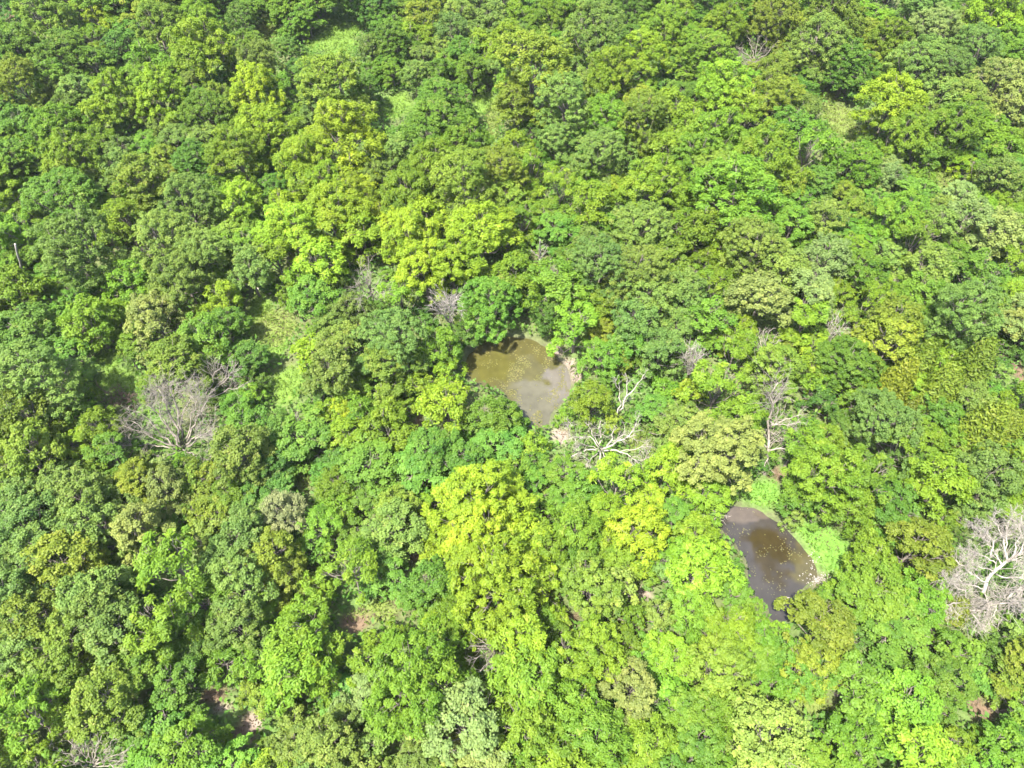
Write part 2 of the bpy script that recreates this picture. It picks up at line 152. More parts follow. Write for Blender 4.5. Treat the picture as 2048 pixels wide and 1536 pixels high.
(43.0,35.0,2.03,3.9,'L',1),(-39.1,12.5,1.66,3.2,'M',1),(46.9,28.2,2.5,4.5,'L',1),(57.8,53.8,4.12,4.0,'E',1),(-40.3,47.8,2.28,3.7,'G',1),(-44.7,118.9,2.86,4.1,'D',1),
(5.8,62.6,1.4,1.8,'E',1),(3.7,18.6,1.02,2.3,'L',1),(49.2,41.9,1.88,2.1,'E',1),(9.5,73.7,2.15,4.0,'L',1),(-42.4,101.3,2.27,3.4,'D',1),(65.3,73.1,3.94,5.8,'G',1),
(-16.1,35.7,2.07,3.9,'M',1),(-11.4,8.5,1.33,2.8,'B',1),(8.4,24.7,2.12,4.0,'L',1),(61.0,72.4,2.44,2.6,'E',1),(50.1,86.9,1.34,2.8,'M',1),(29.9,14.6,1.88,2.1,'E',1),
(-43.9,73.7,2.47,4.5,'O',1),(-26.5,10.5,1.94,3.2,'G',1),(-64.7,114.1,2.31,4.3,'L',1),(-48.9,29.5,3.39,5.8,'L',1),(25.3,41.1,0.89,2.2,'L',1),(-30.9,27.7,2.03,2.3,'E',1),
(79.5,107.0,5.06,8.2,'L',1),(18.0,29.6,2.19,4.1,'M',1),(-54.0,86.1,2.11,3.1,'D',1),(6.7,108.8,2.53,4.0,'G',1),(-20.9,18.7,2.01,3.3,'G',1),(42.9,63.2,2.63,4.0,'H',1),
(34.2,6.1,2.32,3.6,'H',1),(11.7,5.9,2.65,4.2,'G',1),(48.2,31.9,3.06,5.3,'L',1),(-17.5,5.9,2.63,4.7,'L',1),(9.8,18.2,1.43,2.9,'L',1),(-26.2,121.5,6.33,8.5,'D',1),
(22.7,99.7,2.23,3.3,'D',1),(50.5,79.6,1.75,3.4,'P',1),(22.1,16.0,1.42,2.5,'G',1),(-82.8,121.2,5.7,7.7,'D',1),(-28.2,31.7,1.8,3.4,'O',1),(-57.9,117.4,6.02,9.6,'O',1),
(-32.6,122.0,2.41,3.8,'G',1),(-24.8,56.8,1.91,3.6,'L',1),(-72.2,102.1,2.27,3.7,'G',1),(61.1,114.5,2.81,5.0,'L',1),(8.1,80.2,1.78,2.7,'D',1),(-42.1,104.5,2.22,4.1,'B',1),
(-43.5,48.5,1.05,2.4,'L',1),(-16.6,10.3,1.47,3.0,'B',1),(69.4,83.1,1.82,3.4,'L',1),(-19.4,60.5,1.45,2.9,'L',1),(-16.3,44.6,1.91,3.6,'B',1),(-52.1,55.3,2.14,3.4,'H',1),
(-35.4,28.0,2.18,4.1,'B',1),(55.8,69.7,2.56,4.6,'P',1),(-39.2,14.1,1.43,2.9,'B',1),(57.6,116.8,3.21,4.8,'H',1),(9.6,53.0,2.36,4.3,'L',1),(-36.9,42.6,1.8,3.4,'L',1),
(36.0,30.7,1.89,3.1,'G',1),(-41.7,109.4,1.46,1.8,'E',1),(-51.6,99.7,2.78,4.9,'L',1),(73.1,90.7,4.65,7.6,'P',1),(56.0,44.5,1.7,2.6,'D',1),(-16.8,20.8,1.68,3.3,'L',1),
(-25.8,29.9,2.21,3.6,'G',1),(-33.9,10.7,1.6,3.1,'L',1),(12.8,28.9,1.99,3.7,'M',1),(-9.6,17.3,1.11,2.5,'L',1),(-17.6,104.0,2.43,3.5,'D',1),(34.7,63.0,1.94,3.2,'G',1),
(-53.5,57.8,2.11,3.4,'G',1),(42.2,71.4,2.02,3.9,'O',1),(12.9,118.4,2.85,5.0,'B',1),(-4.9,36.8,1.59,2.8,'G',1),(46.8,23.8,1.58,2.5,'D',1),(61.4,69.6,2.26,4.2,'L',1),
(52.3,62.6,2.26,3.3,'D',1),(55.4,48.4,3.84,6.4,'P',1),(-43.7,36.2,1.99,3.7,'L',1),(77.5,100.4,5.11,7.4,'G',1),(-4.4,107.4,3.02,5.3,'L',1),(-63.0,89.6,2.55,4.6,'B',1),
(-51.4,69.8,1.78,3.4,'L',1),(-68.2,110.3,2.36,4.3,'L',1),(71.0,120.8,4.39,6.4,'G',1),(42.7,108.1,2.93,5.1,'O',1),(-26.3,27.8,1.71,3.3,'O',1),(24.0,120.8,2.35,3.7,'H',1),
(46.9,117.5,2.62,4.7,'L',1),(1.8,70.6,1.8,3.4,'L',1),(45.6,112.0,2.8,5.0,'O',1),(-45.3,43.7,1.15,2.1,'H',1),(-52.1,79.3,2.71,4.8,'B',1),(44.3,98.2,2.34,3.8,'G',1),
(-28.8,82.2,2.13,4.0,'M',1),(-17.9,11.4,1.61,3.2,'O',1),(-14.7,12.7,1.46,2.9,'L',1),(-32.6,105.5,1.51,2.7,'G',1),(18.5,62.1,2.25,4.2,'L',1),(57.3,87.5,2.71,4.8,'B',1),
(-43.1,54.1,2.15,2.4,'E',1),(-31.5,77.9,2.58,4.0,'H',1),(-28.6,27.7,1.91,3.6,'O',1),(9.5,22.7,2.09,4.0,'L',1),(-34.0,13.5,1.52,3.0,'L',1),(42.2,98.7,2.54,2.7,'E',1),
(-48.0,97.8,2.22,4.1,'B',1),(24.4,49.1,2.44,4.4,'L',1),(-19.5,56.1,1.2,2.6,'B',1),(27.3,20.5,1.05,2.1,'G',1),(3.5,10.6,1.86,3.0,'H',1),(32.5,26.1,1.91,3.2,'G',1),
(-22.7,26.9,2.01,3.8,'B',1),(-64.4,74.8,1.9,3.1,'H',1),(38.4,63.0,2.31,3.7,'G',1),(52.3,40.3,1.87,3.5,'L',1),(-6.8,6.7,2.1,4.0,'B',1),(-29.7,63.1,2.22,4.1,'L',1),
(-78.7,100.7,4.53,6.6,'G',1),(-13.8,29.7,2.08,2.3,'E',1),(43.5,57.4,2.12,3.2,'D',1),(-13.5,121.6,2.67,4.2,'G',1),(-66.0,99.6,2.1,4.0,'B',1),(-27.2,25.9,1.76,3.4,'B',1),
(32.5,7.4,1.69,3.3,'L',1),(-17.1,28.1,1.42,2.9,'L',1),(30.0,37.8,1.09,1.8,'D',1),(-33.6,93.7,2.89,5.1,'L',1),(2.0,64.6,1.07,2.4,'L',1),(2.8,85.5,2.26,3.3,'D',1),
(-22.9,14.7,1.88,3.5,'L',1),(-43.3,50.7,2.27,4.2,'L',1),(14.4,27.4,2.05,3.4,'G',1),(12.8,23.8,1.96,3.2,'H',1),(10.8,122.2,2.31,4.3,'L',1),(-63.8,80.9,2.17,3.4,'H',1),
(52.4,47.0,1.69,2.6,'D',1),(-16.9,26.2,2.15,4.0,'L',1),(-28.5,8.9,0.96,1.9,'G',1),(16.7,37.5,2.12,4.0,'B',1),(-11.8,6.6,2.26,4.2,'B',1),(41.9,104.3,1.66,3.2,'O',1),
(26.5,100.8,2.01,3.3,'G',1),(32.0,41.4,1.79,3.4,'M',1),(9.5,102.7,1.97,3.7,'B',1),(15.0,17.3,0.88,2.1,'L',1),(-25.8,23.0,1.56,3.1,'B',1),(-15.3,107.8,3.14,5.5,'L',1),
(-42.3,107.4,3.1,4.7,'G',1),(-46.0,78.7,2.12,4.0,'O',1),(39.7,99.3,3.06,5.3,'O',1),(30.2,35.0,2.02,3.9,'L',1),(-33.1,120.7,5.67,8.1,'G',1),(-24.5,11.1,1.0,2.0,'G',1),
(9.9,95.3,2.85,5.0,'B',1),(-25.5,17.1,1.62,3.2,'B',1),(4.9,23.6,2.12,3.5,'G',1),(43.1,18.3,1.47,3.0,'L',1),(-30.6,33.1,1.07,2.4,'O',1),(-69.8,90.8,2.04,3.4,'G',1),
(-26.8,41.3,1.5,3.0,'L',1),(-16.5,120.4,2.14,4.0,'B',1),(-74.4,119.8,5.11,8.3,'B',1),(14.8,35.0,1.14,2.5,'B',1),(-9.1,20.6,1.23,1.6,'E',1),(57.1,121.5,2.29,4.2,'O',1),
(-27.5,43.8,1.11,1.9,'D',1),(-47.9,85.3,2.23,4.1,'B',1),(-9.3,45.0,1.68,2.8,'H',1),(-51.6,121.9,2.32,3.4,'D',1),(4.7,68.2,2.56,4.0,'G',1),(-10.4,121.0,2.95,5.2,'O',1),
(-38.0,84.0,2.87,5.1,'L',1),(45.3,44.3,2.32,4.3,'L',1),(-31.4,41.9,1.06,2.1,'G',1),(-32.7,14.9,1.31,2.7,'O',1),(-37.0,73.6,2.22,4.1,'L',1),(58.4,81.4,1.71,3.3,'L',1),
(13.9,15.5,1.12,1.5,'E',1),(1.9,33.2,1.6,2.8,'G',1),(-18.3,38.5,1.71,3.3,'L',1),(39.0,27.0,1.37,2.8,'L',1),(2.6,112.9,2.28,4.2,'B',1),(-21.5,100.1,2.15,3.5,'G',1),
(-37.5,13.1,1.83,3.5,'L',1),(24.3,10.5,0.96,1.4,'E',1),(38.5,115.3,2.76,4.9,'O',1),(41.0,16.5,1.72,3.3,'B',1),(-31.9,65.8,2.04,3.4,'G',1),(-8.8,100.1,2.14,3.5,'G',1),
(12.2,31.6,1.56,3.1,'M',1),(-29.2,34.0,1.36,2.2,'D',1),(-31.9,89.6,2.16,4.1,'M',1),(-18.4,87.6,1.28,2.1,'D',1),(-13.4,12.1,1.99,2.2,'E',1),(-60.6,61.4,4.01,6.7,'L',1),
(11.9,11.8,1.95,3.2,'H',1),(-5.0,49.2,2.17,3.2,'D',1),(2.2,27.7,1.88,3.5,'L',1),(-43.5,40.4,1.31,2.7,'L',1),(-28.0,9.6,1.71,2.9,'G',1),(37.8,51.7,1.35,2.8,'L',1),
(-18.6,117.9,2.39,4.4,'O',1),(-2.1,13.2,1.15,2.5,'L',1),(-16.6,40.6,1.87,3.5,'L',1),(8.7,76.6,2.08,3.9,'B',1),(19.5,93.6,1.95,3.6,'O',1),(-31.6,99.5,2.86,4.1,'D',1),
(-68.5,81.9,2.82,4.4,'G',1),(-21.2,31.0,1.01,2.3,'L',1),(18.5,79.4,1.96,3.6,'L',1),(-44.4,70.7,2.16,3.2,'D',1),(60.6,76.8,1.28,2.7,'M',1),(-28.3,56.4,1.03,1.5,'E',1),
(-56.1,59.3,2.38,3.8,'G',1),(17.7,49.3,2.25,4.2,'B',1),(45.7,99.9,2.65,4.7,'B',1),(51.7,96.9,1.52,2.4,'D',1),(49.9,120.9,2.24,4.2,'O',1),(56.5,99.2,2.01,3.8,'L',1),
(-1.5,8.0,1.33,2.8,'P',1),(45.8,72.6,2.03,3.9,'P',1),(-48.7,120.0,2.61,3.8,'D',1),(25.5,44.9,1.49,3.0,'L',1),(24.7,102.9,1.94,2.9,'D',1),(-39.3,88.2,2.84,5.0,'O',1),
(12.0,9.1,1.96,3.6,'L',1),(2.3,54.0,2.08,3.1,'D',1),(12.6,16.2,1.01,2.0,'H',1),(52.3,76.8,1.89,3.2,'G',1),(7.3,18.6,1.63,3.2,'B',1),(55.3,103.8,2.67,4.8,'O',1),
(-22.2,30.1,2.12,3.2,'D',1),(13.4,73.3,2.08,3.9,'M',1),(-73.8,89.5,4.42,4.2,'E',1),(-6.7,44.1,1.41,2.9,'M',1),(6.7,7.0,2.17,4.1,'L',1),(63.3,81.4,2.71,3.9,'D',1),
(17.1,43.7,1.24,2.6,'B',1),(52.0,67.4,2.28,4.2,'B',1),(77.6,120.1,4.93,8.0,'M',1),(37.2,101.4,1.72,3.3,'O',1),(-43.5,38.2,2.12,4.0,'L',1),(38.7,32.8,2.0,3.3,'G',1),
(-15.3,42.8,1.69,2.9,'G',1),(24.9,42.1,1.42,2.9,'O',1),(60.2,80.1,2.0,3.8,'M',1),(-17.7,33.9,1.71,2.6,'D',1),(3.8,16.9,1.56,2.7,'G',1),(-20.9,12.7,1.06,2.4,'O',1),
(-19.5,124.0,6.11,8.2,'D',1),(25.3,20.0,0.97,2.3,'O',1),(1.5,7.8,1.91,3.1,'H',1),(24.2,62.0,2.29,4.2,'L',1),(-10.1,52.3,1.35,2.2,'D',1),(49.6,81.2,1.91,3.6,'L',1),
(44.0,50.8,2.5,4.0,'G',1),(26.9,93.7,1.96,2.9,'D',1),(-29.3,85.1,2.35,4.3,'B',1),(25.7,27.6,1.14,2.5,'B',1),(36.2,17.0,0.91,1.9,'G',1),(33.6,69.2,2.3,3.7,'G',1),
(7.4,14.3,1.86,3.5,'L',1),(22.6,59.1,2.18,4.1,'L',1),(-45.8,82.8,2.38,4.4,'B',1),(-4.9,7.7,1.87,3.5,'P',1),(-16.3,86.1,1.56,2.7,'G',1),(-36.0,34.2,0.95,2.2,'B',1),
(25.6,57.4,1.91,3.6,'L',1),(18.8,20.4,1.68,2.9,'G',1),(3.2,66.1,1.74,3.3,'L',1),(36.9,80.1,1.76,3.4,'L',1),(-57.2,65.6,1.71,2.0,'E',1),(-19.4,50.0,2.0,3.8,'B',1),
(-20.4,113.7,3.0,4.6,'G',1),(56.2,111.2,2.93,5.1,'O',1),(0.0,38.1,1.41,2.5,'G',1),(-34.9,8.7,0.84,2.1,'L',1),(58.0,67.9,2.59,4.0,'H',1),(-38.7,7.2,2.3,4.3,'M',1),
(-39.7,74.0,1.87,3.1,'G',1),(12.3,14.9,2.06,3.3,'H',1),(0.7,63.2,1.46,2.9,'L',1),(20.5,19.4,0.91,1.9,'G',1),(8.9,16.5,1.72,3.3,'L',1),(-3.3,99.7,2.04,3.9,'B',1),
(35.2,52.7,1.21,2.6,'L',1),(17.8,6.7,2.29,4.2,'L',1),(29.9,48.0,1.7,3.3,'L',1),(36.2,98.0,2.12,3.4,'H',1),(-29.3,101.9,2.07,3.9,'O',1),(-7.5,24.6,0.94,2.2,'M',1),
(-16.3,30.6,2.09,4.0,'L',1),(-33.2,32.4,1.5,3.0,'P',1),(-44.7,42.1,0.99,2.3,'L',1),(-11.3,16.8,1.03,2.3,'M',1),(7.3,63.0,1.91,2.2,'E',1),(41.2,65.4,2.41,3.8,'G',1),
(-48.3,70.0,2.62,4.7,'L',1),(-9.2,102.3,2.57,4.1,'G',1),(21.2,55.9,2.19,4.1,'L',1),(-62.6,72.7,1.81,2.1,'E',1),(15.9,17.1,1.63,3.2,'L',1),(-2.2,17.8,0.78,2.0,'B',1),
(5.8,77.1,1.76,3.4,'L',1),(-26.1,43.0,1.09,1.8,'D',1),(-41.7,97.3,2.42,3.5,'D',1),(9.9,48.7,1.97,3.7,'O',1),(-40.9,54.9,2.22,4.1,'L',1),(0.9,60.7,1.62,3.2,'L',1),
(-52.3,72.7,2.63,4.7,'B',1),(-34.4,21.9,1.98,3.0,'D',1),(52.0,45.4,1.05,1.8,'D',1),(50.1,76.8,2.3,4.2,'P',1),(56.7,82.0,2.67,4.2,'G',1),(37.5,112.1,1.71,3.3,'L',1),
(20.3,15.1,1.88,3.1,'G',1),(-2.3,7.0,2.19,4.1,'P',1),(-79.3,111.8,2.2,3.6,'G',1),(2.3,18.6,1.67,3.2,'L',1),(21.7,7.1,2.41,3.8,'G',1),(8.3,118.9,3.0,5.2,'L',1),
(67.6,89.3,2.05,3.9,'B',1),(24.2,33.1,0.99,1.7,'D',1),(-14.3,58.0,1.11,2.1,'G',1),(36.0,69.2,2.72,4.2,'G',1),(18.0,40.5,1.91,3.6,'M',1),(3.5,81.0,1.98,3.3,'G',1),
(-67.0,89.0,1.96,3.6,'B',1),(-19.4,54.5,1.37,2.2,'D',1),(34.8,12.2,1.03,1.5,'E',1),(27.9,109.0,2.92,4.4,'H',1),(44.3,27.7,1.96,3.6,'L',1),(24.3,94.4,2.61,3.8,'D',1),
(37.7,48.1,1.93,3.6,'O',1),(-49.5,65.1,2.36,4.3,'L',1),(15.6,80.4,1.83,3.5,'B',1),(1.5,72.8,2.23,4.2,'L',1),(-56.9,51.1,2.86,5.0,'L',1),(-26.4,15.6,1.96,3.0,'D',1),
(-48.9,49.7,2.44,3.9,'G',1),(12.5,38.7,1.02,1.4,'E',1),(-33.4,51.5,1.69,3.3,'L',1),(48.9,84.5,1.51,2.4,'D',1),(-37.7,31.0,1.77,2.1,'E',1),(-41.7,82.0,2.61,4.7,'B',1),
(-16.1,75.6,2.59,4.7,'B',1),(11.4,44.7,1.38,2.8,'O',1),(53.6,53.7,1.75,3.0,'G',1),(-15.1,53.1,1.13,1.9,'D',1),(60.9,75.8,2.46,4.5,'L',1),(23.7,33.7,1.11,2.4,'B',1),
(-20.5,40.5,0.93,1.4,'E',1),(18.0,11.4,1.97,3.3,'G',1),(-46.8,88.7,2.36,3.5,'D',1),(15.2,82.3,2.41,4.4,'O',1),(68.4,78.9,3.75,6.3,'L',1),(-1.0,70.3,2.69,4.8,'O',1),
(9.1,7.3,1.93,3.6,'L',1),(11.9,93.0,1.98,3.7,'L',1),(45.8,41.6,2.18,4.1,'B',1),(5.7,121.8,3.02,4.5,'H',1),(-47.2,56.0,2.56,3.9,'H',1),(42.7,33.0,1.76,3.4,'B',1),
(22.5,17.6,0.8,1.7,'H',1),(24.4,52.7,1.91,3.2,'G',1),(-70.7,115.3,3.14,5.4,'L',1),(-21.3,33.6,0.95,1.7,'D',1),(8.3,104.9,2.71,4.8,'L',1),(6.6,60.4,1.8,3.0,'G',1),
(-34.0,29.4,1.65,2.0,'E',1),(-48.8,79.7,2.35,3.8,'G',1),(41.1,41.2,2.28,4.2,'L',1),(-19.4,40.9,1.35,2.8,'B',1),(40.8,27.6,1.16,2.5,'B',1),(-55.0,61.4,2.6,4.7,'L',1),
(10.7,65.2,2.67,4.2,'G',1),(-27.9,39.6,2.1,3.4,'G',1),(-26.7,70.2,2.07,3.9,'L',1),(19.3,23.2,0.94,1.9,'G',1),(37.3,14.2,1.74,2.0,'E',1),(-40.2,45.5,0.99,2.3,'B',1),
(-36.7,112.0,1.43,2.3,'D',1),(-35.5,114.0,2.38,3.8,'G',1),(-76.2,109.7,2.33,3.7,'G',1),(-67.5,92.3,2.05,3.4,'G',1),(-46.1,69.0,1.85,3.5,'L',1),(50.1,40.4,1.24,2.6,'M',1),
(-64.1,105.4,2.03,3.9,'L',1),(27.9,88.6,2.57,4.6,'L',1),(5.4,38.6,1.05,2.4,'L',1),(35.4,9.6,0.75,2.0,'L',1),(-19.1,101.1,2.59,4.1,'G',1),(-38.9,26.1,2.11,4.0,'B',1),
(24.5,107.1,2.05,3.9,'L',1),(17.4,90.6,2.9,5.1,'O',1),(-12.1,21.1,1.24,1.6,'E',1),(-32.8,60.9,1.62,2.7,'H',1),(42.2,27.4,0.88,1.8,'G',1),(44.0,103.3,1.97,3.7,'B',1),
(-20.7,15.8,1.87,3.5,'B',1),(-64.9,93.2,2.51,4.6,'B',1),(-52.4,89.2,2.47,4.5,'L',1),(63.6,110.3,2.73,4.9,'B',1),(27.5,95.9,2.32,3.4,'D',1),(-31.6,61.4,2.59,4.7,'L',1),
]
POND_A = [(-0.79,50.48),(2.01,49.9),(4.21,48.6),(5.66,46.37),(6.31,44.01),(6.12,42.38),(4.91,40.97),(4.01,39.23),(3.36,38.02),(1.58,38.26),(0.83,40.47),(-0.48,42.38),(-2.07,43.35),(-4.22,44.01),(-5.35,45.35),(-4.9,47.76),(-3.3,49.75)]
POND_B = [(20.75,29.52),(22.52,29.37),(24.24,28.59),(25.4,27.48),(26.32,25.51),(26.93,23.94),(27.43,22.78),(25.76,21.42),(24.52,19.88),(23.75,18.8),(22.33,18.8),(22.01,20.31),(20.93,21.42),(21.25,24.18),(19.66,26.59),(18.99,28.09)]
# clearings: x, y, rx, ry, cover
CLEARINGS = [(-28.7,116.6,3.2,8.5,'grass'),(-40.8,115.6,1.5,3.6,'straw'),(-31.7,113.2,2.5,2.6,'grass'),(-17.3,94.6,2.1,3.4,'grass'),(-4.4,95.9,2.0,2.7,'grass'),(-2.8,90.8,1.0,4.1,'straw'),(48.3,91.7,2.6,5.4,'straw'),(47.9,97.9,1.7,2.7,'straw'),(58.4,78.5,2.2,2.4,'straw'),(-87.1,121.4,1.2,4.2,'dirt'),(-26.8,51.5,2.8,2.6,'straw'),(-28.9,54.1,1.5,1.9,'grass'),(-23.7,43.5,1.6,2.5,'grass'),(-26.1,48.2,1.1,1.4,'grass'),(-42.5,43.8,2.2,2.4,'grass'),(-44.1,46.8,1.6,1.4,'grass'),(-11.8,19.5,1.9,0.8,'straw'),(-13.2,18.7,1.1,0.9,'dirt'),(-23.8,12.7,0.9,0.9,'dirt'),(-23.0,11.6,0.8,0.3,'sand'),(-20.9,10.2,0.9,1.1,'dirt'),(-20.4,10.9,0.7,0.5,'sand'),(35.0,16.6,0.7,0.4,'sand'),(14.0,17.5,0.5,0.3,'dirt'),(24.1,11.9,1.1,0.6,'straw'),(25.8,32.8,0.7,0.6,'dirt'),(29.0,26.2,0.7,0.8,'dirt'),(11.7,21.2,0.6,0.6,'sand'),(54.2,45.1,0.8,2.1,'dirt'),(5.4,18.8,0.6,0.5,'dirt'),(-20.2,32.1,0.7,1.4,'straw'),(23.6,30.5,1.9,1.5,'moss'),(27.7,25.1,2.6,2.4,'moss'),(26.6,23.6,1.8,1.9,'moss'),(4.9,37.2,1.0,1.1,'sand'),(6.0,46.4,0.8,1.0,'sand'),(6.8,44.8,0.5,0.9,'sand'),(4.8,48.0,0.8,0.6,'sand'),(37.1,11.6,1.0,1.1,'dirt'),(12.6,36.4,1.3,0.7,'straw'),(27.2,22.3,0.7,0.5,'sand'),(-9.7,38.7,0.4,0.9,'dirt'),(39.8,18.3,1.3,0.8,'grass'),(-8.7,24.5,0.5,0.5,'dirt')]
